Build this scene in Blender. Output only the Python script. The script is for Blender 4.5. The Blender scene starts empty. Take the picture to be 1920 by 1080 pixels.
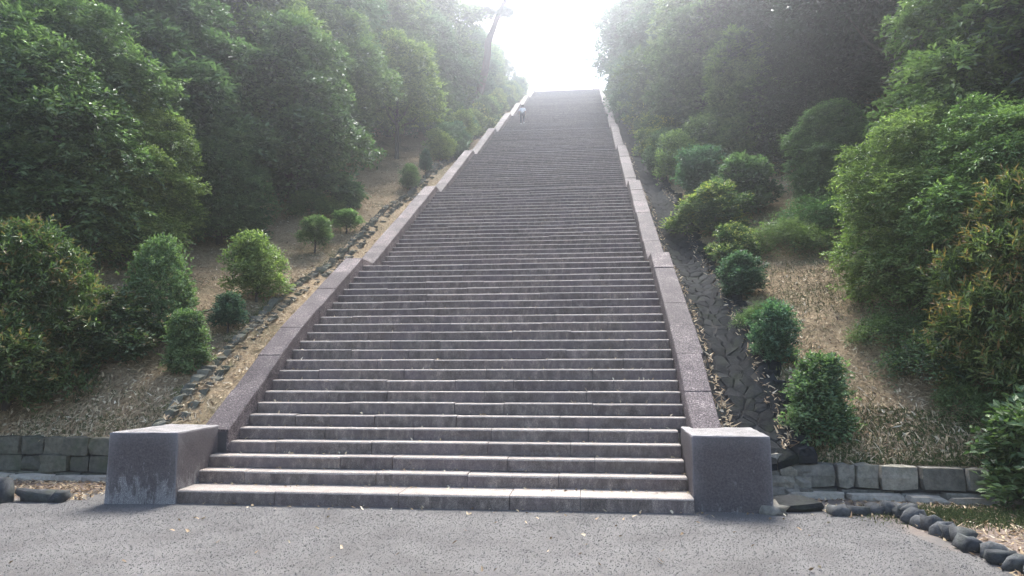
import bpy, bmesh, math, random
import numpy as np
from mathutils import Vector, Matrix

SC = bpy.context.scene
COL = SC.collection

# ------------------------------------------------------------------ camera
CAM_YAW, CAM_PITCH, CAM_ROLL = 0.1069, 0.1093, -0.0012
cam_data = bpy.data.cameras.new("camera")
cam = bpy.data.objects.new("camera", cam_data)
COL.objects.link(cam)
cam_data.sensor_width = 36.0
cam_data.lens = 36.0 * 1333.0 / 1920.0
cam_data.clip_start = 0.1
cam_data.clip_end = 600.0
_f = Vector((-math.sin(CAM_YAW) * math.cos(CAM_PITCH), math.cos(CAM_YAW) * math.cos(CAM_PITCH), math.sin(CAM_PITCH)))
_r = Vector((math.cos(CAM_YAW), math.sin(CAM_YAW), 0.0))
_u = _r.cross(_f)
_c, _s = math.cos(CAM_ROLL), math.sin(CAM_ROLL)
_r2, _u2 = _c * _r + _s * _u, -_s * _r + _c * _u
_m = Matrix((( _r2.x, _u2.x, -_f.x, 1.7437), (_r2.y, _u2.y, -_f.y, -7.8063), (_r2.z, _u2.z, -_f.z, 1.6), (0, 0, 0, 1)))
cam.matrix_world = _m
SC.camera = cam

# ------------------------------------------------------------------ sky, sun, exposure
SUN_EL, SUN_AZ = 53.0, 0.0            # the hazy sun stands ahead, over the top of the stairs
world = bpy.data.worlds.new("World")
SC.world = world
world.use_nodes = True
wn = world.node_tree.nodes
bg = wn.get("Background") or wn.new("ShaderNodeBackground")
sky = wn.new("ShaderNodeTexSky")
sky.sky_type = 'NISHITA'
sky.sun_disc = False
sky.sun_elevation = math.radians(SUN_EL)
sky.sun_rotation = math.radians(SUN_AZ)
sky.air_density = 1.0
sky.dust_density = 2.2
sky.ozone_density = 1.0
world.node_tree.links.new(sky.outputs[0], bg.inputs[0])
bg.inputs[1].default_value = 0.115

sun_data = bpy.data.lights.new("sun", 'SUN')
sun_data.energy = 3.0
sun_data.angle = math.radians(22.0)
sun_data.color = (1.0, 0.98, 0.95)
sun = bpy.data.objects.new("sun", sun_data)
COL.objects.link(sun)
sun.location = (0, 30, 70)
_el, _az = math.radians(SUN_EL), math.radians(SUN_AZ)
_to = Vector((-math.sin(_az) * math.cos(_el), math.cos(_az) * math.cos(_el), math.sin(_el)))
sun.rotation_euler = _to.to_track_quat('Z', 'Y').to_euler()

SC.view_settings.view_transform = 'Standard'
SC.view_settings.look = 'None'
SC.view_settings.gamma = 1.0
SC.view_settings.use_curve_mapping = False
SC.view_settings.exposure = 2.0
SC.cycles.max_bounces = 8
SC.cycles.diffuse_bounces = 3
SC.cycles.glossy_bounces = 2
SC.cycles.transmission_bounces = 3
SC.cycles.transparent_max_bounces = 8
SC.cycles.volume_bounces = 1
SC.cycles.sample_clamp_indirect = 6.0
SC.cycles.use_denoising = True

# ------------------------------------------------------------------ the lie of the land
W, T, RI, LD, HW = 2.9778, 0.2933, 0.155, 0.7641, 0.1722
NS = [24, 46, 68, 90, 113, 134, 156, 178]        # last step of each flight
NSTEP = NS[-1]
OFF = {1: .31, 2: .52, 3: .5, 4: .47, 5: .42, 6: .37, 7: .31, 8: .25, 9: .19, 10: .13, 11: .07, 12: .02}


def step_y(k):
    return T * (k - 1) + LD * sum(1 for n in NS if k > n) + OFF.get(k, 0.0)


_ky = np.array([step_y(k) for k in range(1, NSTEP + 1)] + [step_y(NSTEP) + 2, 200.0])
_kz = np.array([RI * k for k in range(1, NSTEP + 1)] + [RI * NSTEP, RI * NSTEP])
_gy = np.arange(-4, 130, .1)
_raw = np.interp(_gy, _ky, _kz)
_raw = np.where(_gy < _ky[0], _kz[0] + (_gy - _ky[0]) * RI / T, _raw)
_sm = np.convolve(np.pad(_raw, 12, mode='edge'), np.ones(25) / 25, 'valid')


def nosing(y):
    return np.interp(y, _gy, _sm)


def wall_line(x):         # front line of the retaining walls (y) on either side
    x = np.asarray(x, float)
    return np.where(x > 0, np.where(x < 6.4, 1.60 - .14 * (x - 4.4), 1.32 - .1 * (x - 6.4)), 1.86 + .04 * (-x - 4.2))


def bank_z(x, y):
    x, y = np.asarray(x, float), np.asarray(y, float)
    u = np.maximum(np.abs(x) - (W + 1.4), 0)
    s = np.where(u < 3, .10 * u, .3 + .32 * (u - 3))
    s = np.where(u > 16, .3 + .32 * 13 + .1 * (u - 16), s)
    fade = np.clip((y - 1.3) / 5, 0, 1)
    z = np.maximum(nosing(y) - .28, .34) + s * (.35 + .65 * fade)
    return np.minimum(z, np.where(x > 0, .375, .545) + np.maximum(y - wall_line(x) - .1, 0) * .95)


def bumps(x, y):
    return (0.035 * np.sin(2.3 * x + 1.1 * y) * np.sin(1.7 * y - .6 * x) + 0.02 * np.sin(5.1 * x - 2 * y + 1) + 0.015 * np.sin(6.3 * y + 3.3 * x))


# ------------------------------------------------------------------ helpers
def tag(o, label=None, cat=None, group=None, kind=None):
    if label: o["label"] = label
    if cat: o["category"] = cat
    if group: o["group"] = group
    if kind: o["kind"] = kind
    return o


def np_mesh(name, verts, faces, smooth=False, tone=None):
    """verts (n,3), faces (m,k) with one k"""
    me = bpy.data.meshes.new(name)
    verts = np.asarray(verts, np.float32); faces = np.asarray(faces, np.int32)
    m, k = faces.shape
    me.vertices.add(len(verts)); me.vertices.foreach_set("co", verts.ravel())
    me.loops.add(m * k); me.loops.foreach_set("vertex_index", faces.ravel())
    me.polygons.add(m)
    me.polygons.foreach_set("loop_start", np.arange(m, dtype=np.int32) * k)
    me.polygons.foreach_set("loop_total", np.full(m, k, np.int32))
    me.polygons.foreach_set("use_smooth", np.full(m, smooth))
    if tone is not None:
        at = me.attributes.new("tone", 'FLOAT', 'POINT')
        at.data.foreach_set("value", np.asarray(tone, np.float32))
    me.update(calc_edges=True)
    return me


def link(name, me, mat=None, parent=None):
    o = bpy.data.objects.new(name, me)
    COL.objects.link(o)
    if mat is not None and not me.materials:
        me.materials.append(mat)
    if parent is not None:
        o.parent = parent
    return o


def poly_mesh(name, verts, faces, smooth=False):
    me = bpy.data.meshes.new(name)
    me.from_pydata([tuple(v) for v in verts], [], [tuple(f) for f in faces])
    if smooth:
        me.polygons.foreach_set("use_smooth", [True] * len(me.polygons))
    me.update()
    return me


def empty(name, loc=(0, 0, 0), rz=0.0):
    o = bpy.data.objects.new(name, None)
    COL.objects.link(o)
    o.empty_display_size = .2
    o.location = loc; o.rotation_euler = (0, 0, rz)
    return o


class MB:
    """collects closed solids into one mesh"""
    def __init__(s): s.v = []; s.f = []
    def solid(s, v, f):
        b = len(s.v); s.v += [tuple(p) for p in v]; s.f += [tuple(i + b for i in q) for q in f]
    def mesh(s, name, smooth=False): return poly_mesh(name, s.v, s.f, smooth)


def extrude_x(profile, x0, x1, jit=None):
    """profile: list of (y,z), counter-clockwise seen from -x ... closed prism between x0 and x1"""
    n = len(profile)
    v = [(x0, y, z) for y, z in profile] + [(x1, y, z) for y, z in profile]
    f = [(i, (i + 1) % n, n + (i + 1) % n, n + i) for i in range(n)]
    f += [tuple(range(n - 1, -1, -1)), tuple(range(n, 2 * n))]
    return v, f


def loft(a, b):
    """two polygons with the same number of points -> closed solid"""
    n = len(a)
    f = [(i, (i + 1) % n, n + (i + 1) % n, n + i) for i in range(n)]
    f += [tuple(range(n - 1, -1, -1)), tuple(range(n, 2 * n))]
    return list(a) + list(b), f


def fix_normals(me):
    bm = bmesh.new(); bm.from_mesh(me)
    bmesh.ops.recalc_face_normals(bm, faces=bm.faces[:])
    bm.to_mesh(me); bm.free()
    return me


# a cube with 3x3 points per face: 26 points, 24 quads
_rv, _ri = [], {}
for _i in (-1, 0, 1):
    for _j in (-1, 0, 1):
        for _k in (-1, 0, 1):
            if (_i, _j, _k) != (0, 0, 0):
                _ri[(_i, _j, _k)] = len(_rv); _rv.append((_i, _j, _k))
_rf = []
for ax in range(3):
    for sgn in (-1, 1):
        for a in (-1, 0):
            for b in (-1, 0):
                q = []
                for da, db in ((0, 0), (1, 0), (1, 1), (0, 1)):
                    p = [0, 0, 0]; p[ax] = sgn; p[(ax + 1) % 3] = a + da; p[(ax + 2) % 3] = b + db
                    q.append(_ri[tuple(p)])
                _rf.append(tuple(q if sgn > 0 else q[::-1]))
_rv = np.array(_rv, float)


def rock_verts(rng, hx, hy, hz, roundness=.5, jitter=.12):
    v = _rv.copy()
    sph = v / np.linalg.norm(v, axis=1, keepdims=True) * 1.18
    v = v * (1 - roundness) + sph * roundness
    v = v * (1 + jitter * (rng.random((len(v), 1)) - .5) * 2) + jitter * .6 * (rng.random(v.shape) - .5)
    return v * np.array([hx, hy, hz])


def tube(mb, pts, radii, n=7):
    pts = [Vector(p) for p in pts]
    rings = []
    for i, p in enumerate(pts):
        d = (pts[min(i + 1, len(pts) - 1)] - pts[max(i - 1, 0)]).normalized()
        a = d.cross(Vector((0, 1, 0.13))).normalized(); b = d.cross(a)
        rings.append([p + radii[i] * (math.cos(2 * math.pi * j / n) * a + math.sin(2 * math.pi * j / n) * b) for j in range(n)])
    base = len(mb.v)
    for r in rings: mb.v += [tuple(q) for q in r]
    for i in range(len(rings) - 1):
        for j in range(n):
            mb.f.append((base + i * n + j, base + i * n + (j + 1) % n, base + (i + 1) * n + (j + 1) % n, base + (i + 1) * n + j))
    mb.f.append(tuple(base + j for j in range(n))[::-1])
    mb.f.append(tuple(base + (len(rings) - 1) * n + j for j in range(n)))


# ------------------------------------------------------------------ materials
class Mat:
    def __init__(s, name):
        s.m = bpy.data.materials.new(name); s.m.use_nodes = True
        s.nt = s.m.node_tree; s.nt.nodes.clear()
        s.out = s.n("ShaderNodeOutputMaterial"); s.p = s.n("ShaderNodeBsdfPrincipled")
        s.l(s.p.outputs[0], s.out.inputs[0])
    def n(s, t): return s.nt.nodes.new(t)
    def l(s, a, b): s.nt.links.new(a, b)
    def pos(s, scale=(1, 1, 1)):
        g = s.n("ShaderNodeNewGeometry"); mp = s.n("ShaderNodeMapping")
        mp.inputs["Scale"].default_value = scale
        s.l(g.outputs["Position"], mp.inputs["Vector"])
        return mp.outputs[0]
    def noise(s, vec, scale, detail=4, rough=.6, dist=0):
        t = s.n("ShaderNodeTexNoise"); t.inputs["Scale"].default_value = scale
        t.inputs["Detail"].default_value = detail; t.inputs["Roughness"].default_value = rough
        t.inputs["Distortion"].default_value = dist
        s.l(vec, t.inputs["Vector"]); return t.outputs["Fac"]
    def voro(s, vec, scale, feature='F1', out="Color"):
        t = s.n("ShaderNodeTexVoronoi"); t.feature = feature; t.inputs["Scale"].default_value = scale
        s.l(vec, t.inputs["Vector"]); return t.outputs[out]
    def ramp(s, fac, stops, interp='LINEAR'):
        r = s.n("ShaderNodeValToRGB"); r.color_ramp.interpolation = interp
        e = r.color_ramp.elements
        while len(e) < len(stops): e.new(0.5)
        for i, (p, c) in enumerate(stops):
            e[i].position = p; e[i].color = (c[0], c[1], c[2], 1) if hasattr(c, '__len__') else (c, c, c, 1)
        s.l(fac, r.inputs[0]); return r.outputs[0]
    def mix(s, fac, a, b, mode='MIX'):
        x = s.n("ShaderNodeMix"); x.data_type = 'RGBA'; x.blend_type = mode
        if isinstance(fac, (int, float)): x.inputs[0].default_value = fac
        else: s.l(fac, x.inputs[0])
        for sock, v in ((x.inputs[6], a), (x.inputs[7], b)):
            if hasattr(v, '__len__'): sock.default_value = (v[0], v[1], v[2], 1)
            else: s.l(v, sock)
        return x.outputs[2]
    def math(s, op, a, b=None):
        x = s.n("ShaderNodeMath"); x.operation = op
        for i, v in enumerate((a, b)):
            if v is None: continue
            if isinstance(v, (int, float)): x.inputs[i].default_value = v
            else: s.l(v, x.inputs[i])
        return x.outputs[0]
    def obj_random(s): return s.n("ShaderNodeObjectInfo").outputs["Random"]
    def attr(s, name):
        a = s.n("ShaderNodeAttribute"); a.attribute_name = name; return a.outputs["Fac"]
    def bump(s, h, strength=.4, dist=.01):
        b = s.n("ShaderNodeBump"); b.inputs["Strength"].default_value = strength; b.inputs["Distance"].default_value = dist
        s.l(h, b.inputs["Height"]); s.l(b.outputs[0], s.p.inputs["Normal"])
    def color(s, c):
        if hasattr(c, '__len__'): s.p.inputs["Base Color"].default_value = (*c, 1)
        else: s.l(c, s.p.inputs["Base Color"])
    def rough(s, r, spec=.3):
        s.p.inputs["Roughness"].default_value = r; s.p.inputs["Specular IOR Level"].default_value = spec


def granite_step():
    m = Mat("step_granite")
    p = m.pos()
    rnd = m.obj_random()
    speck = m.ramp(m.noise(p, 160, 2, .7), [(.36, (.112, .095, .081)), (.5, (.22, .189, .160)), (.66, (.41, .360, .305))])
    # lichen and grime on the weathered upright faces, cleaner trodden tops
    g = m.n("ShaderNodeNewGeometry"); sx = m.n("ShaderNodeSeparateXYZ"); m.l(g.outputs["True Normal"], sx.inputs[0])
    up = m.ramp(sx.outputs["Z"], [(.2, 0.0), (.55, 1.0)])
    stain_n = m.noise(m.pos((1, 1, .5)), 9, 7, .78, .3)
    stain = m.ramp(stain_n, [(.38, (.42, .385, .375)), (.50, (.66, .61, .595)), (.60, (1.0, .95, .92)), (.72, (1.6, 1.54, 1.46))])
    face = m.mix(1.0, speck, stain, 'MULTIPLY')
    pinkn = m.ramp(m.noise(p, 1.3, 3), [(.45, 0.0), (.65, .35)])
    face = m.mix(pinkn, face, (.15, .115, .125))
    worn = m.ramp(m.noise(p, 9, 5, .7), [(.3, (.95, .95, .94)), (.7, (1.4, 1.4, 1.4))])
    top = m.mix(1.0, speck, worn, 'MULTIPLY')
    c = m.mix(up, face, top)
    tint = m.ramp(rnd, [(0, (.86, .85, .87)), (.5, (1, .99, 1)), (1, (1.13, 1.1, 1.1))])
    c = m.mix(1.0, c, tint, 'MULTIPLY')
    m.color(c); m.rough(.8, .25)
    m.bump(m.noise(p, 90, 4, .7), .5, .006)
    return m.m


def granite_coping():
    m = Mat("coping_granite")
    p = m.pos()
    speck = m.ramp(m.noise(p, 55, 3, .8), [(.40, (.046, .037, .035)), (.5, (.115, .096, .089)), (.58, (.195, .168, .153)), (.66, (.45, .412, .37))])
    big = m.ramp(m.noise(p, 2.6, 6, .7), [(.34, (.62, .57, .60)), (.52, (.95, .90, .92)), (.70, (1.6, 1.55, 1.53))])
    c = m.mix(1.0, speck, big, 'MULTIPLY')
    tint = m.ramp(m.obj_random(), [(0, (.70, .68, .69)), (.5, (.95, .93, .94)), (1, (1.3, 1.27, 1.27))])
    c = m.mix(1.0, c, tint, 'MULTIPLY')
    m.color(c); m.rough(.82, .25)
    m.bump(m.noise(p, 50, 4, .8), .9, .012)
    return m.m


def granite_pillar(bias):
    m = Mat("pillar_granite")
    p = m.pos()
    speck = m.ramp(m.noise(p, 130, 2, .75), [(.38, (.105, .097, .091)), (.52, (.21, .193, .182)), (.64, (.41, .385, .355))])
    sep = m.n("ShaderNodeSeparateXYZ"); g = m.n("ShaderNodeNewGeometry"); m.l(g.outputs["Position"], sep.inputs[0])
    h = m.math('MULTIPLY', sep.outputs["Z"], .55)
    # dark purple-black growth running down from the top edge in streaks
    n1 = m.noise(m.pos((1, 1, .5)), 5.5, 9, .82, .1)
    n2 = m.noise(m.pos((1, 1, .2)), 17, 6, .8)
    f = m.math('ADD', m.math('ADD', n1, m.math('MULTIPLY', n2, .8)), m.math('ADD', h, bias))
    dark = m.ramp(f, [(.90, 0.0), (1.06, .5), (1.28, .92)])
    c = m.mix(dark, speck, m.ramp(m.noise(p, 45, 4, .8), [(.35, (.048, .038, .037)), (.65, (.122, .100, .095))]))
    pale = m.ramp(m.noise(m.pos((1, 1, .5)), 11, 5, .8), [(.62, 0.0), (.72, .65)])
    c = m.mix(pale, c, (.30, .285, .28))
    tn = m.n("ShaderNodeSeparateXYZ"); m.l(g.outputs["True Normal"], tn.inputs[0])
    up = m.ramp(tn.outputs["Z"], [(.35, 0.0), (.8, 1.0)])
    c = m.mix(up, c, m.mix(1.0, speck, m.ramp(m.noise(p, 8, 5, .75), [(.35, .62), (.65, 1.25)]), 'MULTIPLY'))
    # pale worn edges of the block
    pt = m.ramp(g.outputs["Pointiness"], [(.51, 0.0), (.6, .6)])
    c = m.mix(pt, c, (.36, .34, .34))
    m.color(c); m.rough(.85, .25)
    m.bump(m.noise(p, 60, 5, .75), .7, .01)
    return m.m


def rubble(name, a, b, mossy=.4, rough=.8, spec=.3):
    m = Mat(name)
    p = m.pos()
    c = m.ramp(m.noise(p, 14, 6, .7), [(.3, a), (.7, b)])
    tint = m.ramp(m.obj_random(), [(0, (.70, .68, .66)), (.5, (.98, .95, .91)), (1, (1.34, 1.27, 1.18))])
    c = m.mix(1.0, c, tint, 'MULTIPLY')
    if mossy:
        c = m.mix(m.ramp(m.noise(p, 3.1, 5, .7), [(.5, 0.0), (.68, mossy)]), c, (.055, .07, .03))
    m.color(c); m.rough(rough, spec)
    m.bump(m.noise(p, 40, 5, .7), .7, .015)
    return m.m


def gravel_mat():
    m = Mat("gravel_ground")
    p = m.pos()
    c = m.ramp(m.noise(p, 95, 3, .75), [(.34, (.076, .071, .065)), (.5, (.110, .104, .097)), (.66, (.158, .150, .140))])
    big = m.ramp(m.noise(p, 1.4, 5, .65), [(.32, (.70, .68, .66)), (.5, (.95, .94, .93)), (.66, (1.14, 1.13, 1.12))])
    c = m.mix(1.0, c, big, 'MULTIPLY')
    # earth where the gravel gives out: the beds at both sides
    sep = m.n("ShaderNodeSeparateXYZ"); g = m.n("ShaderNodeNewGeometry"); m.l(g.outputs["Position"], sep.inputs[0])
    wob = m.math('MULTIPLY', m.noise(p, 2.2, 5, .7), .9)
    xr = m.math('ADD', sep.outputs["X"], wob)
    right = m.ramp(m.math('MULTIPLY', m.math('ADD', m.math('ADD', xr, m.math('MULTIPLY', sep.outputs["Y"], .22)), -3.0), .2), [(.42, 0.0), (.50, 1.0)])
    left = m.ramp(m.math('MULTIPLY', m.math('ADD', m.math('MULTIPLY', m.math('SUBTRACT', xr, m.math('MULTIPLY', sep.outputs["Y"], .9)), -1.0), -1.4), .2), [(.70, 0.0), (.80, 1.0)])
    e = m.math('MAXIMUM', right, left)
    earth = m.ramp(m.noise(p, 26, 6, .75), [(.3, (.085, .062, .045)), (.5, (.17, .125, .095)), (.72, (.30, .25, .20))])
    c = m.mix(e, c, earth)
    m.color(c); m.rough(.9, .2)
    m.bump(m.noise(p, 95, 3, .8), .6, .008)
    return m.m


def pebble_mat():
    m = Mat("gravel_pebbles")
    t = m.attr("tone")
    m.color(m.ramp(t, [(0, (.055, .053, .05)), (.35, (.092, .089, .084)), (.75, (.14, .135, .127)), (1, (.27, .262, .248))]))
    m.rough(.85, .25)
    return m.m


def bank_mat():
    m = Mat("bank_earth")
    p = m.pos()
    c = m.ramp(m.noise(p, 22, 7, .78), [(.3, (.14, .096, .052)), (.46, (.30, .215, .125)), (.60, (.47, .36, .215)), (.76, (.60, .49, .33))])
    gr = m.ramp(m.noise(p, .9, 5, .7), [(.48, 0.0), (.66, .7)])
    c = m.mix(gr, c, m.ramp(m.noise(p, 30, 5, .8), [(.3, (.045, .05, .02)), (.7, (.13, .13, .055))]))
    m.color(c); m.rough(.95, .15)
    m.bump(m.noise(p, 35, 6, .8), 1.0, .05)
    return m.m


def ramp_mat(name, stops, rough=.85, spec=.2):
    m = Mat(name); m.color(m.ramp(m.attr("tone"), stops)); m.rough(rough, spec); return m.m


def leaf_mat(name, dark, mid, light, rough=.42, spec=.5, trans=.30, tip=None):
    m = Mat(name)
    t = m.attr("tone")
    stops = [(.0, dark), (.45, mid), (.8, light)] + ([(1.0, tip)] if tip else [])
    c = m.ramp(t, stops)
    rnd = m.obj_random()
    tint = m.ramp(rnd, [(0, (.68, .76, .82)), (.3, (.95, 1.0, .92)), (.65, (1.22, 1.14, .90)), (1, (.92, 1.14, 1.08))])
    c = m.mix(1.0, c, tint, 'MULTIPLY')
    m.color(c); m.rough(rough, spec)
    tr = m.n("ShaderNodeBsdfTranslucent")
    ct = m.mix(1.0, c, (1.2, 1.5, .8), 'MULTIPLY')
    m.l(ct, tr.inputs[0])
    ms = m.n("ShaderNodeMixShader"); ms.inputs[0].default_value = trans
    m.l(m.p.outputs[0], ms.inputs[1]); m.l(tr.outputs[0], ms.inputs[2]); m.l(ms.outputs[0], m.out.inputs[0])
    return m.m


def bark_mat(name, a, b):
    m = Mat(name)
    m.color(m.ramp(m.noise(m.pos((1, 1, .25)), 18, 5, .7), [(.3, a), (.7, b)])); m.rough(.9, .15)
    m.bump(m.noise(m.pos((1, 1, .25)), 22, 5, .7), .8, .03)
    return m.m


def plain(name, c, rough=.8):
    m = Mat(name)
    m.color(m.ramp(m.noise(m.pos(), 40, 3), [(.3, tuple(.85 * v for v in c)), (.7, tuple(min(1, 1.1 * v) for v in c))])); m.rough(rough, .25)
    return m.m


STEP, COPE = granite_step(), granite_coping()
MORTAR = plain("joint_mortar", (.07, .065, .065), .95)
GUTTER = rubble("gutter_stone", (.010, .0112, .0125), (.033, .036, .039), .3, .95, .08)
KERB = rubble("kerb_rubble", (.07, .072, .055), (.19, .185, .15), .65, .9, .15)
ASHLAR = rubble("retaining_wall_stone", (.12, .112, .095), (.31, .29, .245), .35)
ASHLAR_MOSSY_SHADED = rubble("mossy_shaded_wall_stone", (.05, .048, .036), (.14, .135, .105), .6)  # mossy stone, its colour also darkened for the shade under the bush
FOOTING = rubble("footing_stone_pale", (.26, .235, .20), (.46, .43, .37), .25)
EDGE = rubble("edging_rock", (.030, .033, .037), (.10, .106, .112), .3, .9, .15)
GRAVEL, PEBBLE, BANK = gravel_mat(), pebble_mat(), bank_mat()
GUTBED = plain("gutter_bed", (.022, .020, .017), .98)
LITTER = ramp_mat("dry_litter", [(0, (.12, .076, .042)), (.35, (.30, .205, .115)), (.7, (.50, .385, .235)), (1, (.68, .58, .42))])
GRASSM = ramp_mat("short_grass", [(0, (.03, .045, .012)), (.5, (.075, .095, .03)), (1, (.16, .17, .06))])
BARK = bark_mat("bark", (.05, .042, .036), (.13, .115, .10))
PINEBARK = bark_mat("pine_bark", (.09, .055, .045), (.20, .14, .12))
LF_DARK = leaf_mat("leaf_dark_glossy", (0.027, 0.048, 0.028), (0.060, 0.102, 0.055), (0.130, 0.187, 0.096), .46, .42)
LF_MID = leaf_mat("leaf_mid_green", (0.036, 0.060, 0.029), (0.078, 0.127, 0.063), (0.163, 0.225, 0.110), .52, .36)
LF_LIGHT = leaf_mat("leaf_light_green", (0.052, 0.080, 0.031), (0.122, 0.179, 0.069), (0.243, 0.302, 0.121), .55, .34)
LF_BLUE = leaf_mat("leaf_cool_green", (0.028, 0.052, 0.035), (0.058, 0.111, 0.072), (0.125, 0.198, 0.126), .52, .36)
LF_PAINTED_SHADE = leaf_mat("leaf_painted_shade_green", (.009, .018, .011), (.020, .036, .021), (.044, .070, .040), .4, .4, .15)  # near-black leaves: shade inside the wood is put into the colour
LF_RED = leaf_mat("leaf_red_tipped", (0.040, 0.064, 0.025), (0.095, 0.137, 0.053), (0.171, 0.209, 0.083), .46, .42, .30, (0.230, 0.150, 0.072))
LF_YEL = leaf_mat("leaf_yellow_tipped", (0.044, 0.073, 0.030), (0.104, 0.159, 0.061), (0.262, 0.302, 0.117), .55, .34, .30, (0.459, 0.408, 0.128))
LF_PINE = leaf_mat("pine_needles", (0.028, 0.047, 0.028), (0.060, 0.090, 0.057), (0.119, 0.155, 0.097), .6, .3, .15)

# ------------------------------------------------------------------ ground, banks, plateau
g = poly_mesh("ground", [(-260, -120, 0), (260, -120, 0), (260, 300, 0), (-260, 300, 0)], [(0, 1, 2, 3)])
tag(link("gravel_ground", g, GRAVEL), kind='structure')

YTOP = step_y(NSTEP)


def grid_mesh(name, xs, ys, zf, smooth=True):
    X, Y = np.meshgrid(xs, ys)
    Z = zf(X, Y)
    n, m = X.shape
    v = np.stack([X, Y, Z], -1).reshape(-1, 3)
    i = np.arange((n - 1) * (m - 1)); r, c = i // (m - 1), i % (m - 1)
    a = r * m + c
    return np_mesh(name, v, np.stack([a, a + 1, a + m + 1, a + m], 1), smooth)


for sgn, nm in ((-1, "left"), (1, "right")):
    us = np.concatenate([np.arange(0, 6, .16), np.arange(6, 20, .8), np.arange(20, 60, 5)])
    xs = sgn * (W + 1.4 + us)
    vs = np.concatenate([np.linspace(0, 1, 150) ** 1.35 * 62, np.arange(64, 112, 4)])
    if sgn < 0: xs = xs[::-1]
    X, V = np.meshgrid(xs, vs)
    Y = wall_line(X) + .12 + V * (1 - .00) 
    Z = bank_z(X, Y) + bumps(X, Y) * np.clip(V / 1.0, 0, 1)
    # a skirt that drops behind the retaining wall, so that the bank is solid from the side
    Y = np.vstack([Y[:1], Y]); X = np.vstack([X[:1], X]); Z = np.vstack([np.full((1, X.shape[1]), -.2), Z])
    n, m = X.shape
    i = np.arange((n - 1) * (m - 1)); r, c = i // (m - 1), i % (m - 1); a = r * m + c
    me = np_mesh("bank", np.stack([X, Y, Z], -1).reshape(-1, 3), np.stack([a, a + 1, a + m + 1, a + m], 1), True)
    tag(link("bank", me, BANK), kind='structure')

# gutters between the stair walls and the banks
def gutter_z(u, y):       # u: 0 at the wall .. 1 at the bank
    return nosing(y) - .22 - .16 * np.sin(np.pi * np.clip(u, 0, 1))


for sgn in (-1, 1):
    us = np.linspace(0, 1, 9)
    xs = sgn * (W + .36 + us * 1.08)
    ys = np.linspace(1.58, 64, 200)
    me = grid_mesh("gutter", xs if sgn > 0 else xs[::-1], ys,
                   lambda X, Y: np.maximum(gutter_z((np.abs(X) - W - .36) / 1.08, Y) - (.012 if sgn > 0 else -.03) + bumps(X * 3, Y * 3) * .5, -.05))
    gut = link("gutter", me, GUTBED if sgn > 0 else BANK)
    tag(gut, kind='structure')
    if sgn > 0: GUT_R = gut

# plateau at the head of the stairs
me = poly_mesh("plateau", [(-W - .42, YTOP + .25, RI * NSTEP - .004), (W + .42, YTOP + .25, RI * NSTEP - .004), (W + .42, 112, RI * NSTEP - .004), (-W - .42, 112, RI * NSTEP - .004),
                           (-W - .42, YTOP + .25, -.2), (W + .42, YTOP + .25, -.2), (W + .42, 112, -.2), (-W - .42, 112, -.2)],
               [(0, 1, 2, 3), (0, 4, 5, 1), (1, 5, 6, 2), (2, 6, 7, 3), (3, 7, 4, 0)])
tag(link("plateau_path", me, BANK), kind='structure')

# the air: one even pale haze
hz = poly_mesh("haze", [(x, y, z) for z in (-1.0, 50.0) for x, y in ((-262, -122), (262, -122), (262, 302), (-262, 302))],
               [(3, 2, 1, 0), (4, 5, 6, 7), (0, 1, 5, 4), (1, 2, 6, 5), (2, 3, 7, 6), (3, 0, 4, 7)])
hm = bpy.data.materials.new("haze"); hm.use_nodes = True
hm.node_tree.nodes.clear()
_o = hm.node_tree.nodes.new("ShaderNodeOutputMaterial"); _v = hm.node_tree.nodes.new("ShaderNodeVolumePrincipled")
_v.inputs["Color"].default_value = (.92, .95, 1.0, 1)
_v.inputs["Density"].default_value = 0.0051
_v.inputs["Anisotropy"].default_value = 0.92
hm.node_tree.links.new(_v.outputs[0], _o.inputs["Volume"])
tag(link("haze", hz, hm), kind='stuff')

# ------------------------------------------------------------------ the staircase
rng = np.random.default_rng(11)
stairs = empty("stone_staircase", (0, 0, 0))
tag(stairs, "wide worn granite staircase climbing in eight flights between sloping stone walls", "staircase", kind='thing')
DETAIL = 52       # the nearest steps have each slab as an object


def slab_solid(k, x0, x1, dz, dy):
    y0 = step_y(k) + dy; y1 = step_y(k + 1) + .035 if k < NSTEP else step_y(k) + .4
    z1 = RI * k + dz; z0 = RI * k - RI + .004
    if k == 1: z0 = -.12
    c = .020 + .004 * math.sin(k * 3.7 + x0 * 5)
    return extrude_x([(y0, z0), (y0, z1 - c), (y0 + c * .55, z1 - c * .32), (y0 + c * 1.6, z1), (y1, z1), (y1, z0)], x0, x1)


for k in range(1, NSTEP + 1):
    xl, xr = (-3.17, 2.87) if k <= 5 else (-W - .02, W + .02)
    if k == 1: xl = -3.13
    y0, y1 = step_y(k) + .02, (step_y(k + 1) + .05 if k < NSTEP else step_y(k) + .4)
    mb = MB()
    mb.solid(*extrude_x([(y0, RI * k - RI - .05), (y0, RI * k - .01), (y1, RI * k - .01), (y1, RI * k - RI - .05)], xl + .004, xr - .004))
    nj = 5
    cuts = np.linspace(xl, xr, nj + 1)
    cuts[1:-1] += (rng.random(nj - 1) - .5) * .72 + (.3 if k % 2 else -.3)
    slabs = []
    for j in range(nj):
        slabs.append(slab_solid(k, cuts[j] + .004, cuts[j + 1] - .004, rng.normal(0, .0035), rng.normal(0, .004)))
    if k > DETAIL:
        for sl in slabs: mb.solid(*sl)
    st = link("step", fix_normals(mb.mesh("step")), MORTAR if k <= DETAIL else STEP, stairs)
    if k <= DETAIL:
        for sl in slabs:
            link("step_slab", fix_normals(poly_mesh("step_slab", *sl)), STEP, st)

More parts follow.
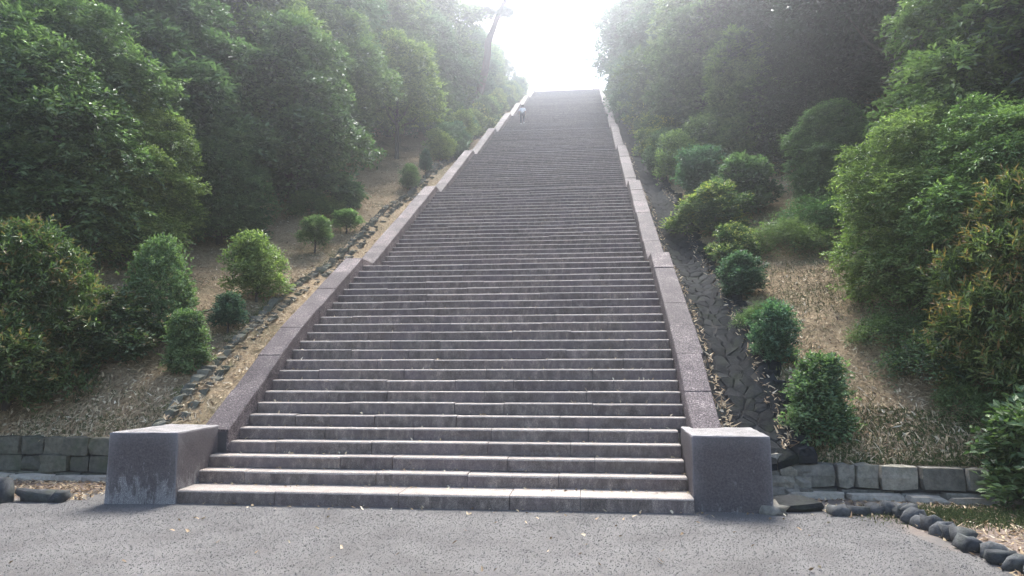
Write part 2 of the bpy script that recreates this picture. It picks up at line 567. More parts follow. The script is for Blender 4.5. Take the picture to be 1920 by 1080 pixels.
# ------------------------------------------------------------------ side walls: coping stones stepping up flight by flight
CW = .42


def wall_profile():
    """stations (y, z) of the wall top along one side, flight by flight, as lists of stone ends"""
    runs = []
    k0 = 1
    for fi, n in enumerate(NS):
        ya, za = step_y(k0), RI * k0 + HW
        yb, zb = step_y(n), RI * n + HW
        if fi == 0:
            ya = 1.3; ka = np.interp(ya, _ky[:40], np.arange(1, 41)); za = RI * ka + HW - .01
        ya2 = ya - (T if fi else 0); za2 = za - (RI if fi else 0)   # slope starts one step before
        m = 7 if fi == 0 else 6
        pts = [(ya2 + (yb - ya2) * i / m, za2 + (zb - za2) * i / m) for i in range(m + 1)]
        if fi == 0:
            kk = lambda y: np.interp(y, _ky[:40], np.arange(1, 41))
            pts = [(y, RI * kk(y) + HW) for y, _ in pts]
        runs.append(pts)
        if fi < len(NS) - 1:
            runs.append([(yb, zb), (step_y(n + 1) - T, zb)])
        else:
            runs.append([(yb, zb), (yb + 1.2, zb)])
        k0 = n + 1
    return runs


RUNS = wall_profile()
for sgn, nm in ((-1, "left"), (1, "right")):
    wl = empty("side_wall", (sgn * (W + .2), 1.4, 0))
    tag(wl, "low sloping granite wall along the %s edge of the stairs" % ("left" if sgn < 0 else "right"), "stone wall", "low walls flanking the stairs")
    off = Vector((-wl.location.x, -wl.location.y, 0))
    core = MB()
    for run in RUNS:
        for (ya, za), (yb, zb) in zip(run[:-1], run[1:]):
            j = rng.normal(0, .004); jw = rng.normal(0, .004)
            xi, xo = W + .012 + jw, W + CW + rng.normal(0, .006)
            g_ = .005
            L = math.hypot(yb - ya, zb - za); ty, tz = (yb - ya) / L, (zb - za) / L
            def sect(y, z):
                c = .014
                return [Vector((sgn * x, y, zz)) + off for x, zz in ((xi - .004, z - .62), (xi + .03, z - c + j), (xi + .03 + c, z + j), (xo - c, z + j), (xo, z - c + j), (xo, z - .62))]
            A, B = sect(ya + ty * g_, za + tz * g_), sect(yb - ty * g_, zb - tz * g_)
            link("coping_stone", fix_normals(poly_mesh("coping_stone", *loft(A, B))), COPE, wl)
            core.solid(*loft([Vector((sgn * x, ya, zz)) + off for x, zz in ((xi + .05, za - .65), (xi + .05, za - .03), (xo - .02, za - .03), (xo - .02, za - .65))],
                             [Vector((sgn * x, yb, zz)) + off for x, zz in ((xi + .05, zb - .65), (xi + .05, zb - .03), (xo - .02, zb - .03), (xo - .02, zb - .65))]))
    link("wall_core", fix_normals(core.mesh("wall_core")), MORTAR, wl)


def pillar(corners, z, label, bias):
    """corners: front-left, front-right, back-right, back-left at the top"""
    bm = bmesh.new()
    cx = sum(c[0] for c in corners) / 4; cy = sum(c[1] for c in corners) / 4
    vb = [bm.verts.new((cx + (x - cx) * 1.035, cy + (y - cy) * 1.02, -.15)) for x, y in corners]
    vt = [bm.verts.new((x, y, z)) for x, y in corners]
    bm.faces.new(vt); bm.faces.new(vb[::-1])
    for i in range(4): bm.faces.new((vb[i], vb[(i + 1) % 4], vt[(i + 1) % 4], vt[i]))
    bmesh.ops.recalc_face_normals(bm, faces=bm.faces[:])
    bmesh.ops.bevel(bm, geom=bm.edges[:], offset=.022, segments=2, profile=.6, affect='EDGES')
    bmesh.ops.triangulate(bm, faces=[f for f in bm.faces if f.calc_area() > .05])
    bmesh.ops.subdivide_edges(bm, edges=[e for e in bm.edges if e.calc_length() > .3], cuts=5, use_grid_fill=True)
    r = random.Random(5)
    for v in bm.verts:
        v.co += Vector((r.uniform(-1, 1), r.uniform(-1, 1), r.uniform(-1, 1))) * .0035
    me = bpy.data.meshes.new("pillar"); bm.to_mesh(me); bm.free()
    o = link("pillar_block", me, granite_pillar(bias))
    tag(o, label, "stone pillar", "stone end blocks at the foot of the stairs")
    return o


pillar([(-3.92, .20), (-3.10, .27), (-3.16, 1.34), (-3.92, 1.44)], .825, "square granite end block left of the bottom step, streaked purple and grey", -.02)
pillar([(2.88, .46), (3.72, .41), (3.78, 1.60), (2.90, 1.62)], .825, "dark square granite end block right of the bottom step", .16)

# ------------------------------------------------------------------ gutter stones (right) and rubble kerb (left)
rg = np.random.default_rng(4)
far = MB(); cnt = 0
zf = lambda x, y: float(gutter_z((abs(x) - W - .36) / 1.08, y)) + .0
def clip(poly, mx, my, nx, ny):
    out = []
    for a, b in zip(poly, poly[1:] + poly[:1]):
        da = (a[0] - mx) * nx + (a[1] - my) * ny; db = (b[0] - mx) * nx + (b[1] - my) * ny
        if da <= 0: out.append(a)
        if da * db < 0:
            t = da / (da - db); out.append((a[0] + (b[0] - a[0]) * t, a[1] + (b[1] - a[1]) * t))
    return out


sites = []
yy_ = 1.62
while yy_ < 61:
    near_ = yy_ < 15
    st_ = .20 if near_ else .42; nq = 5 if near_ else 3
    for q in range(nq):
        sites.append((W + .52 + (q + .5 + rg.uniform(-.46, .46)) * .90 / nq, yy_ + rg.uniform(-.6, .6) * st_))
    yy_ += st_
for a in sites:
    jx = rg.uniform(-.07, .07, 2)
    pl = [(W + .53 + jx[0], max(a[1] - .45, 1.5)), (W + 1.40 + jx[1], max(a[1] - .45, 1.5)), (W + 1.40 + jx[1], a[1] + .45), (W + .53 + jx[0], a[1] + .45)]
    for b in sites:
        if b is not a and abs(b[1] - a[1]) < 1.4:
            dx, dy = b[0] - a[0], b[1] - a[1]; dl = math.hypot(dx, dy)
            pl = clip(pl, (a[0] + b[0]) / 2 - dx / dl * .003, (a[1] + b[1]) / 2 - dy / dl * .003, dx / dl, dy / dl)
            if len(pl) < 3: break
    if len(pl) < 3: continue
    n = len(pl); cx_, cy_ = sum(p[0] for p in pl) / n, sum(p[1] for p in pl) / n
    h = rg.uniform(.004, .024); tx, ty = rg.normal(0, .035, 2)
    v = [(x, y, zf(x, y) - .08) for x, y in pl]
    v += [(x, y, zf(x, y) + h * .3 + tx * (x - cx_) + ty * (y - cy_)) for x, y in pl]
    v += [(cx_ + (x - cx_) * .8, cy_ + (y - cy_) * .8, zf(x, y) + h + .01 + tx * (x - cx_) + ty * (y - cy_) + rg.normal(0, .004)) for x, y in pl]
    f = [(i, (i + 1) % n, n + (i + 1) % n, n + i) for i in range(n)] + [(n + i, n + (i + 1) % n, 2 * n + (i + 1) % n, 2 * n + i) for i in range(n)] + [tuple(range(2 * n, 3 * n)), tuple(range(n - 1, -1, -1))]
    if cnt < 295:
        link("gutter_stone", poly_mesh("gutter_stone", v, f), GUTTER, GUT_R); cnt += 1
    else: far.solid(v, f)
tag(link("gutter_stone_paving", fix_normals(far.mesh("gutter_stone_paving")), GUTTER, GUT_R), kind='stuff')

kerb = empty("rubble_kerb", (-W - 1.4, 1.9, 0))
tag(kerb, "mossy rubble stone kerb between the left gutter and the leaf strewn bank", "kerb")
koff = np.array([-kerb.location.x, -kerb.location.y, 0])
far = MB(); cnt = 0
y = 1.55
while y < 58:
    s = rg.uniform(.11, .19)
    if y > 15: s *= 1.7
    for row in range(2):
        if row and rg.random() < .15: continue
        x = -W - 1.42 + row * .17 + rg.normal(0, .02)
        v = rock_verts(rg, .10 * rg.uniform(.8, 1.25), s * .56, .12 * rg.uniform(.8, 1.25), .3, .2)
        lean = rg.normal(.35, .15)
        v = np.stack([v[:, 0] + v[:, 2] * .3, v[:, 1] + v[:, 2] * lean, v[:, 2]], 1)
        zc = float(nosing(y)) - .30 - row * .09
        v = v + np.array([x, y, zc]) + koff
        if cnt < 250:
            link("kerb_stone", poly_mesh("kerb_stone", v, _rf), KERB, kerb); cnt += 1
        else: far.solid(v, _rf)
    y += s
tag(link("kerb_stone_row", far.mesh("kerb_stone_row"), KERB, kerb), kind='stuff')

# right gutter lip: stones standing against the bank
lip = empty("stone_lip", (W + 1.45, 1.9, 0))
tag(lip, "row of grey rubble stones along the bank side of the right stone gutter", "kerb")
loff = np.array([-lip.location.x, -lip.location.y, 0])
far = MB(); cnt = 0; y = 1.6
while y < 40:
    s = rg.uniform(.16, .3)
    v = rock_verts(rg, .1 * rg.uniform(.8, 1.2), s * .5, .12 * rg.uniform(.8, 1.15), .4, .16) + np.array([W + 1.47 + rg.normal(0, .03), y, float(nosing(y)) - .31 + rg.normal(0, .02)]) + loff
    if cnt < 90: link("lip_stone", poly_mesh("lip_stone", v, _rf), GUTTER, lip); cnt += 1
    else: far.solid(v, _rf)
    y += s * 1.02
tag(link("lip_stone_row", far.mesh("lip_stone_row"), GUTTER, lip), kind='stuff')

# ------------------------------------------------------------------ retaining walls at the foot of both banks
def retaining(name, label, xs_top, x_end, rows, sgn, pale_to):
    root = empty(name, (sgn * 5.0, 1.5, 0)); tag(root, label, "retaining wall", "retaining walls at the foot of the banks")
    off = np.array([-root.location.x, -root.location.y, 0])
    for zi, (z0, z1, wmin, wmax, setb) in enumerate(rows):
        x = xs_top
        while x < x_end:
            w_ = rg.uniform(wmin, wmax)
            yl = float(wall_line(sgn * (x + w_ / 2)))
            v = rock_verts(rg, w_ / 2 - .004, .15, (z1 - z0) / 2 + rg.uniform(-.02, .010), .24, .09)
            v += np.array([sgn * (x + w_ / 2), yl + .1 + setb + rg.normal(0, .012), (z0 + z1) / 2])
            link("wall_block", poly_mesh("wall_block", v + off, _rf), ASHLAR if sgn > 0 else ASHLAR_MOSSY_SHADED, root)
            x += w_
    x = xs_top - .15
    while x < pale_to:
        w_ = rg.uniform(.35, .75)
        v = rock_verts(rg, w_ / 2 - .01, .085, .06, .4, .16)
        v += np.array([sgn * (x + w_ / 2), float(wall_line(sgn * (x + w_ / 2))) - .17 + rg.normal(0, .02), .015])
        link("footing_stone", poly_mesh("footing_stone", v + off, _rf), FOOTING, root)
        x += w_
    mb = MB()
    a = np.linspace(xs_top, x_end, 12)
    zt = rows[-1][1] - .03
    for p, q in zip(a[:-1], a[1:]):
        P = [Vector((sgn * p, float(wall_line(sgn * p)) + d, z)) + Vector(off) for d, z in ((.05, -.1), (.05, zt), (.22, zt), (.22, -.1))]
        Q = [Vector((sgn * q, float(wall_line(sgn * q)) + d, z)) + Vector(off) for d, z in ((.05, -.1), (.05, zt), (.22, zt), (.22, -.1))]
        mb.solid(*loft(P, Q))
    link("wall_backing", fix_normals(mb.mesh("wall_backing")), MORTAR, root)


retaining("retaining_wall", "low grey block retaining wall below the right bank", 4.28, 9.2, [(-.04, .10, .30, .70, .02), (.10, .40, .20, .50, .0)], 1, 6.6)
retaining("retaining_wall", "mossy dark block retaining wall below the left bank", 3.9, 9.6, [(-.04, .10, .4, .6, .0), (.10, .33, .3, .45, .0), (.33, .58, .3, .5, .03)], -1, 7.6)

apron = empty("rubble_apron", (4.1, 1.5, 0))
tag(apron, "short rubble stone face closing the foot of the right gutter beside the end block", "stone wall")
for zi, (z, n_) in enumerate(((.04, 4), (.17, 4), (.30, 4), (.42, 3))):
    for q in range(n_):
        x = 3.80 + (q + .5 + rg.uniform(-.12, .12)) * (.66 - .02 * zi) / n_
        v = rock_verts(rg, .095 * rg.uniform(.9, 1.2), .13, .078 * rg.uniform(.9, 1.15), .3, .18) + np.array([x - 4.1, .03 + .06 * zi + rg.normal(0, .015), z])
        link("rubble_stone", poly_mesh("rubble_stone", v, _rf), ASHLAR, apron)

# ------------------------------------------------------------------ foliage generators
def crown_mesh(name, seed, lobes, nspray, lps, ll, lw, sl, mat, up=.15, flat=.6, hang=.0, whorl=False, tipred=0.0, inner=.35, zb=.35, rag=.07, ragr=1.32):
    r = np.random.default_rng(seed)
    Lb = np.asarray(lobes, float)
    area = Lb[:, 3] * Lb[:, 4] + Lb[:, 3] * Lb[:, 5] + Lb[:, 4] * Lb[:, 5]
    li = r.choice(len(Lb), nspray, p=area / area.sum())
    d = r.normal(size=(nspray, 3)); d[:, 2] += zb
    d /= np.linalg.norm(d, axis=1, keepdims=True)
    stray = np.where(r.random(nspray) < rag, r.uniform(1.05, ragr, nspray), 1.0)
    lump = stray + .16 * np.sin(5 * d[:, 0] + li) * np.sin(4 * d[:, 1] + 2 * li) + .10 * np.sin(9 * d[:, 2] + 7 * d[:, 0] + 3 * li)
    rad = (1 - inner * r.random(nspray) ** 1.6) * lump
    c = Lb[li, :3] + d * Lb[li, 3:6] * rad[:, None]
    keep = np.ones(nspray, bool)
    for j in range(len(Lb)):
        q = np.linalg.norm((c - Lb[j, :3]) / Lb[j, 3:6], axis=1)
        keep &= (q > .66) | (li == j)
    keep &= c[:, 2] > .02
    c, d, rad, li = c[keep], d[keep], rad[keep], li[keep]
    n = len(c)
    ax = d * np.array([1, 1, flat]) + r.normal(size=(n, 3)) * .38 + np.array([0, 0, up])
    ax /= np.linalg.norm(ax, axis=1, keepdims=True)
    side = np.cross(ax, np.array([0, 0, 1.0])); side /= np.linalg.norm(side, axis=1, keepdims=True) + 1e-6
    P, D, N, TN = [], [], [], []
    lobe_t = r.normal(0, .09, len(Lb))[li]
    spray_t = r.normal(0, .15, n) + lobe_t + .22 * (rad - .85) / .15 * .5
    for j in range(lps):
        t = (j + .3) / lps
        p = c + ax * (sl * t) + r.normal(size=(n, 3)) * sl * .07
        p[:, 2] -= hang * sl * t * t
        if whorl:
            ang = j * 2.4
            b2 = np.cross(ax, side)
            dr = ax * .75 + .75 * (math.cos(ang) * side + math.sin(ang) * b2) + r.normal(size=(n, 3)) * .15
        else:
            s = 1 if j % 2 else -1
            dr = ax * .7 + side * s * .8 + r.normal(size=(n, 3)) * .28
        dr[:, 2] -= hang * .5
        dr /= np.linalg.norm(dr, axis=1, keepdims=True)
        nn = np.array([0, 0, 1.0]) + d * .45 + r.normal(size=(n, 3)) * .38
        nn -= dr * (nn * dr).sum(1, keepdims=True)
        nn /= np.linalg.norm(nn, axis=1, keepdims=True) + 1e-6
        P.append(p); D.append(dr); N.append(nn)
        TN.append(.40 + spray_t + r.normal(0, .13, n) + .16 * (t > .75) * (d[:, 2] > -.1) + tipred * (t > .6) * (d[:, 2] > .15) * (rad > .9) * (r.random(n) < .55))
    P = np.concatenate(P); D = np.concatenate(D); N = np.concatenate(N); TN = np.clip(np.concatenate(TN), 0, 1)
    m = len(P)
    sz = r.uniform(.7, 1.2, m)[:, None]
    Wv = np.cross(N, D)
    base = P
    lf = P + D * ll * sz * .45 + Wv * lw * sz * .5 + N * lw * sz * .16
    rt = P + D * ll * sz * .45 - Wv * lw * sz * .5 + N * lw * sz * .16
    tip = P + D * ll * sz - N * ll * sz * .10
    v = np.stack([base, rt, tip, lf], 1).reshape(-1, 3)
    i = np.arange(m) * 4
    f = np.concatenate([np.stack([i, i + 1, i + 2], 1), np.stack([i, i + 2, i + 3], 1)])
    me = np_mesh(name, v, f, False, np.repeat(TN, 4))
    me.materials.append(mat)
    return me


def lobes_tree(seed, R, H, base, n, squash=.7, cone=0.0):
    """clumps arranged around an upright crown: R radius, H total height, base = height of the lowest leaves"""
    r = np.random.default_rng(seed)
    out = []
    for i in range(n):
        t = (i + r.random() * .9) / n
        z = base + (H - base) * (.05 + .90 * t)
        prof = math.sin(math.pi * min(1, .22 + .72 * t)) ** .7 * (1 - cone * t)
        a = i * 2.39996 + r.normal(0, .35)
        rr = R * prof * r.uniform(.48, .90)
        lr = R * r.uniform(.24, .44) * (1 - .25 * t)
        out.append((rr * math.cos(a), rr * math.sin(a), z, lr * r.uniform(.9, 1.4), lr * r.uniform(.9, 1.4), lr * squash * r.uniform(.75, 1.2)))
    for q in (.25, .5, .75):
        out.append((r.normal(0, .06) * R, r.normal(0, .06) * R, base + (H - base) * q, R * .36 * (1 - cone * q), R * .36 * (1 - cone * q), (H - base) * .2))
    out.append((r.normal(0, .1) * R, r.normal(0, .1) * R, H * .93, R * .24, R * .24, H * .07 + R * .05))
    m_ = np.percentile([math.hypot(l[0], l[1]) + l[3] for l in out], 85)
    k_ = R / m_
    return [(l[0] * k_, l[1] * k_, l[2], l[3] * k_, l[4] * k_, l[5] * k_ ** .5) for l in out]


def trunk_mesh(name, seed, lobes, r0, mat, lean=0.0, nl=9):
    rr = random.Random(seed)
    mb = MB()
    top = max(l[2] for l in lobes) * .86
    pts = [(lean * t * t + rr.uniform(-.03, .03), rr.uniform(-.05, .05) * t, t * top - (.35 if t == 0 else 0)) for t in (0, .12, .3, .5, .75, 1)]
    rad = [r0 * 1.25, r0, r0 * .85, r0 * .66, r0 * .4, r0 * .12]
    tube(mb, pts, rad, 8)
    for l in lobes[:nl]:
        z = max(.1, l[2] * .62)
        t = z / top
        s = (lean * t * t, 0, z)
        mid = (l[0] * .5, l[1] * .5, z + (l[2] - z) * .35)
        tube(mb, [s, mid, (l[0] * .95, l[1] * .95, l[2])], [r0 * .38, r0 * .24, r0 * .06], 5)
    me = mb.mesh(name, True); me.materials.append(mat)
    return me


PROTO = {}


def proto(key, seed, R, H, base, nl, nspray, lps, ll, lw, sl, mat, r0, bark=None, squash=.7, cone=0.0, lobes=None, **kw):
    lb = lobes or lobes_tree(seed, R, H, base, nl, squash, cone)
    PROTO[key] = (crown_mesh("crown", seed, lb, nspray, lps, ll, lw, sl, mat, **kw), trunk_mesh("trunk", seed, lb, r0, bark or BARK), H)


# trees: R, H in metres
KT = dict(squash=.52, zb=.6, inner=.24)
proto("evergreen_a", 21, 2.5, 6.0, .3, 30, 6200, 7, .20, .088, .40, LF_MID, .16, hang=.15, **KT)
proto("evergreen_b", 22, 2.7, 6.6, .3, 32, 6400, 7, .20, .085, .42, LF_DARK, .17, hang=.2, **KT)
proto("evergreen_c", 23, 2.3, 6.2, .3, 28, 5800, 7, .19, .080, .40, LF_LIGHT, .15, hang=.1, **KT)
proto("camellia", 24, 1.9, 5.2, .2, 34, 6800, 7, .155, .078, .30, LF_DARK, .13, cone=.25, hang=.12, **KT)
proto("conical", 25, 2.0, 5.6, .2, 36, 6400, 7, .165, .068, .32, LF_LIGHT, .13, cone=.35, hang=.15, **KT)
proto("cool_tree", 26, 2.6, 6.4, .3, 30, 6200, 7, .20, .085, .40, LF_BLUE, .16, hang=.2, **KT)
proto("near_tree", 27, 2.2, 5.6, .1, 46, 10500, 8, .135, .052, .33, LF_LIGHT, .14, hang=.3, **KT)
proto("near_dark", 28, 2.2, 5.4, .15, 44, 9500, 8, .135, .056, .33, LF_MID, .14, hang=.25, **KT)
proto("high_canopy", 30, 2.6, 8.6, 4.2, 26, 6200, 7, .19, .08, .40, LF_PAINTED_SHADE, .17, hang=.25, **KT)
proto("shade_toned_tree", 44, 2.7, 6.8, .3, 32, 6400, 7, .20, .085, .42, LF_PAINTED_SHADE, .17, hang=.2, **KT)
proto("bare_trunk", 29, 1.9, 5.2, 1.7, 20, 3800, 7, .18, .076, .36, LF_LIGHT, .10, hang=.15, **KT)
# shrubs
proto("round_shrub", 31, .5, 1.0, .12, 9, 1800, 7, .065, .030, .17, LF_LIGHT, .025, squash=.75, up=.5, rag=.22, ragr=1.5)
proto("dark_shrub", 32, .5, 1.0, .08, 9, 1700, 7, .075, .036, .17, LF_BLUE, .025, squash=.75, up=.3, rag=.22, ragr=1.5)
proto("clipped_cone", 33, .5, 1.0, .06, 9, 4200, 7, .042, .022, .07, LF_MID, .03,
      lobes=[(0, 0, .36, .46, .46, .33), (0, 0, .55, .40, .40, .36), (0, .0, .72, .27, .27, .27), (.05, .03, .22, .40, .40, .2)], inner=.25)
proto("yellow_shrub", 34, .55, 1.0, .05, 9, 2000, 7, .075, .036, .17, LF_YEL, .025, squash=.8, up=.3, tipred=.35, rag=.22, ragr=1.5)
proto("brown_shrub", 35, .5, 1.0, .05, 9, 1900, 7, .075, .034, .17, LF_RED, .025, squash=.85, up=.25, tipred=.25, rag=.22, ragr=1.5)
proto("tier_shrub", 36, .42, 1.0, .05, 6, 1700, 7, .075, .032, .15, LF_MID, .025, lobes=[(0, 0, .24, .36, .36, .22), (.05, 0, .62, .30, .30, .15), (-.05, .05, .85, .24, .24, .14), (0, 0, .42, .2, .2, .2)], up=.3, rag=.22, ragr=1.5)
proto("stem_shrub", 37, .42, 1.0, .42, 7, 1500, 7, .07, .032, .16, LF_LIGHT, .03, squash=.75, up=.45, rag=.22, ragr=1.5)
proto("dark_stem_shrub", 38, .42, 1.0, .30, 7, 1500, 7, .07, .034, .16, LF_BLUE, .03, squash=.75, up=.3, rag=.22, ragr=1.5)
LF_FERN = leaf_mat("fern_frond", (0.038, 0.060, 0.025), (0.086, 0.131, 0.053), (0.163, 0.220, 0.092), .5, .4)
proto("fern", 39, .6, 1.0, .02, 10, 1500, 11, .075, .022, .42, LF_FERN, .015,
      lobes=[(0, 0, .12, .55, .55, .22), (.35, .15, .15, .4, .4, .25), (-.35, .1, .2, .4, .4, .3), (.05, -.35, .1, .45, .4, .22), (-.1, .3, .3, .35, .35, .3)], up=.55, hang=.6, rag=.25, ragr=1.5)
proto("red_tip", 40, 1.0, 2.4, .05, 40, 6800, 9, .098, .028, .15, LF_RED, .05, cone=.35, squash=.8, up=.55, whorl=True, tipred=.6, rag=.22, ragr=1.5)
proto("broadleaf_bush", 41, .6, 1.0, .05, 14, 2200, 6, .095, .05, .18, LF_MID, .02, squash=.8, up=.4, tipred=.2)


def plant(name, key, x, y, h, label, cat, group, rz=0.0, wide=1.0, z=None, lean=0.0):
    crown, trunk, H = PROTO[key]
    s = h / H
    zz = float(bank_z(x, y)) - .03 if z is None else z
    o = empty(name, (x, y, zz), rz)
    o.scale = (s * wide, s * wide, s)
    o.rotation_euler = (lean, 0, rz)
    tag(o, label, cat, group)
    link("crown", crown, None, o); link("trunk", trunk, None, o)
    return o


GL, GR = "shrubs planted along the left side of the stairs", "shrubs planted along the right side of the stairs"
SH = [
    ("shrub", "clipped_cone", -5.80, 4.00, 1.80, "large dark clipped cone shaped shrub on the left bank", GL, 0.62),
    ("shrub", "brown_shrub", -6.00, 3.30, 1.10, "broad shrub with bronze new leaves beside the clipped cone shrub", GL, 1.0),
    ("shrub", "tier_shrub", -4.75, 3.19, .92, "slim two tiered shrub nearest the left end block", GL, 0.8),
    ("shrub", "dark_stem_shrub", -4.68, 4.34, .68, "small dark shrub on a stem close to the left rubble kerb", GL, 1.0),
    ("shrub", "round_shrub", -4.80, 5.60, 1.22, "round bright green shrub beside the left rubble kerb", GL, 0.92),
    ("shrub", "stem_shrub", -5.06, 9.19, .88, "small light green ball shrub on a bare stem", GL, 0.98),
    ("shrub", "stem_shrub", -4.80, 10.74, .62, "smallest light green shrub behind the ball shrub on the left bank", GL, 1.3),
    ("shrub", "dark_stem_shrub", -5.30, 12.39, .92, "dark round shrub on a stem amid the brown leaf litter", GL, 0.92),
    ("shrub", "fern", -6.10, 12.0, 1.05, "leafy fern like shrub under the big camellia tree", GL, 0.95),
    ("shrub", "round_shrub", -4.55, 16.6, .90, "light green shrub just above the second flight on the left", GL, 0.86),
    ("shrub", "dark_stem_shrub", -4.5, 18.7, .95, "narrow dark shrub standing before the left hedge row", GL, 0.6),
    ("shrub", "round_shrub", -4.6, 21.8, 1.32, "first and lowest bush of the left hedge row", GL, .9),
    ("shrub", "dark_shrub", -4.5, 24.8, 1.30, "second bush of the left hedge row, darker leaves", GL, .9),
    ("shrub", "dark_shrub", -4.5, 28.0, 1.30, "third bush of the left hedge row below the leaning pine", GL, .9),
    ("shrub", "yellow_shrub", -4.5, 32.4, 1.45, "pale yellow green bush by the foot of the leaning pine", GL, .85),
    ("shrub", "yellow_shrub", -4.5, 37.0, 1.55, "pale bush just above the foot of the leaning pine", GL, .85),
    ("shrub", "round_shrub", -4.5, 41.9, 1.5, "hazy bush level with the climbing person, far left hedge", GL, .85),
    ("shrub", "round_shrub", -4.4, 47.0, 1.55, "third hazy bush from the top of the left hedge", GL, .85),
    ("shrub", "round_shrub", -4.4, 52.5, 1.6, "second hazy bush from the top of the left hedge", GL, .85),
    ("shrub", "round_shrub", -4.3, 57.5, 1.7, "topmost hazy bush of the left hedge", GL, .85),
    ("shrub", "tier_shrub", 4.72, 1.95, 1.02, "upright dense green shrub above the right retaining wall", GR, 0.85),
    ("shrub", "dark_shrub", 4.55, 3.35, .86, "dark green shrub leaning over the stone gutter near the bottom", GR, 0.75),
    ("shrub", "fern", 4.65, 4.5, .62, "low yellowish tuft between the two lowest gutter shrubs", GR, 0.8),
    ("shrub", "dark_shrub", 4.6, 5.7, .72, "low dark shrub at the gutter edge beside the straw patch", GR, 1.05),
    ("shrub", "yellow_shrub", 4.85, 7.7, .85, "light leafed shrub above the straw patch by the gutter", GR, 1.05),
    ("shrub", "yellow_shrub", 4.9, 10.1, 1.18, "broad shrub with yellow new leaves right of the gutter", GR, 1.3),
    ("shrub", "dark_shrub", 5.15, 13.2, 1.35, "dark shrub right behind the yellow leaved shrub", GR, 1.1),
    ("shrub", "round_shrub", 5.0, 16.3, 1.6, "first bush of the right hedge row above the yellow leaved shrub", GR, .95),
    ("shrub", "yellow_shrub", 4.95, 19.9, 1.5, "pale tipped bush, second in the right hedge row", GR, .9),
    ("shrub", "round_shrub", 4.9, 25.5, 1.55, "third bush of the right hedge row", GR, .9),
    ("shrub", "dark_shrub", 4.75, 31.3, 1.65, "fourth bush of the right hedge row, level with the fourth landing", GR, .9),
    ("shrub", "round_shrub", 4.6, 37.0, 1.65, "fifth bush of the right hedge row", GR, .9),
    ("shrub", "round_shrub", 4.5, 44.6, 1.8, "second bush from the top of the right hedge row", GR, .9),
    ("shrub", "round_shrub", 4.5, 52.5, 1.8, "topmost bush of the right hedge row", GR, .9),
    ("shrub", "broadleaf_bush", 5.9, 11.4, 1.4, "dark broad leaved shrub behind the yellow leaved shrub on the right", GR, 1.0),
    ("shrub", "dark_shrub", -4.55, 23.3, 1.44, "small bush wedged between the first and second of the left hedge row", GL, 0.95),
    ("shrub", "round_shrub", -4.55, 26.4, 1.58, "lighter bush between the second and third of the left hedge row", GL, 0.95),
    ("shrub", "round_shrub", -4.55, 30.2, 1.48, "bush just below the pale bush at the foot of the leaning pine", GL, 0.95),
    ("shrub", "round_shrub", -4.55, 34.7, 1.63, "green bush between the two pale bushes by the leaning pine", GL, 0.95),
    ("shrub", "yellow_shrub", -4.55, 39.5, 1.54, "hazy pale bush right above the two pale bushes by the pine", GL, 0.95),
    ("shrub", "dark_shrub", -4.55, 44.5, 1.69, "hazy darker bush next above the one level with the climbing person", GL, 0.95),
    ("shrub", "dark_shrub", -4.55, 49.7, 1.60, "hazy darker bush between the second and third from the top of the left hedge", GL, 0.95),
    ("shrub", "dark_shrub", -4.55, 55.0, 1.75, "hazy darker bush just below the topmost one of the left hedge", GL, 0.95),
    ("shrub", "dark_shrub", 4.69, 18.1, 1.41, "darker bush between the first and second of the right hedge row", GR, 0.95),
    ("shrub", "yellow_shrub", 4.66, 22.6, 1.56, "pale tipped bush between the second and third of the right hedge row", GR, 0.95),
    ("shrub", "yellow_shrub", 4.63, 28.4, 1.47, "pale tipped bush between the third and fourth of the right hedge row", GR, 0.95),
    ("shrub", "round_shrub", 4.59, 34.2, 1.63, "bush between the fourth and fifth of the right hedge row", GR, 0.95),
    ("shrub", "dark_shrub", 4.56, 40.8, 1.54, "hazy dark bush next above the fifth of the right hedge row", GR, 0.95),
    ("shrub", "dark_shrub", 4.51, 48.5, 1.71, "hazy dark bush between the top two of the right hedge row", GR, 0.95),
]
rs = random.Random(3)
for nm, key, x, y, h, lab, grp, wide in SH:
    plant(nm, key, x, y, h, lab, "shrub", grp, rs.uniform(0, 6.28), wide)

GU = "ferny undergrowth on the right bank"
plant("fern", "fern", 6.3, 8.3, 1.05, "bright ferny undergrowth at the head of the straw patch", "fern", GU, 1.0, 1.0)
plant("fern", "fern", 7.2, 9.2, 1.2, "dark ferns behind the bright ones at the straw patch", "fern", GU, 2.0, 1.0)
plant("fern", "fern", 6.75, 2.15, .6, "ferns at the foot of the right bank beside the red tipped bush", "fern", GU, .4, .9)
plant("fern", "fern", 6.7, 2.9, 1.0, "tall ferns half hidden by the red tipped bush on the right", "fern", GU, 3.4, .9)
plant("fern", "fern", 6.4, 3.7, .8, "low ferns in the shade of the light crowned tree on the right", "fern", GU, 5.1, .9)

GB = "big bushes framing the view"
plant("bush", "red_tip", -7.3, 2.55, 2.75, "large bush with red brown shoot tips at the left edge", "bush", GB, .6, 1.08)
plant("bush", "red_tip", -8.7, 2.5, 2.4, "second red tipped bush, mostly outside the left edge", "bush", GB, 2.6, 1.1)
plant("bush", "red_tip", 7.55, 2.25, 2.85, "tall bush with long red tipped leaves at the right edge", "bush", GB, 1.9, .9)
plant("bush", "broadleaf_bush", 7.0, .75, 1.25, "bright green broad leaved bush on the flat bed, bottom right corner", "bush", GB, .8, 1.0, z=-.02)

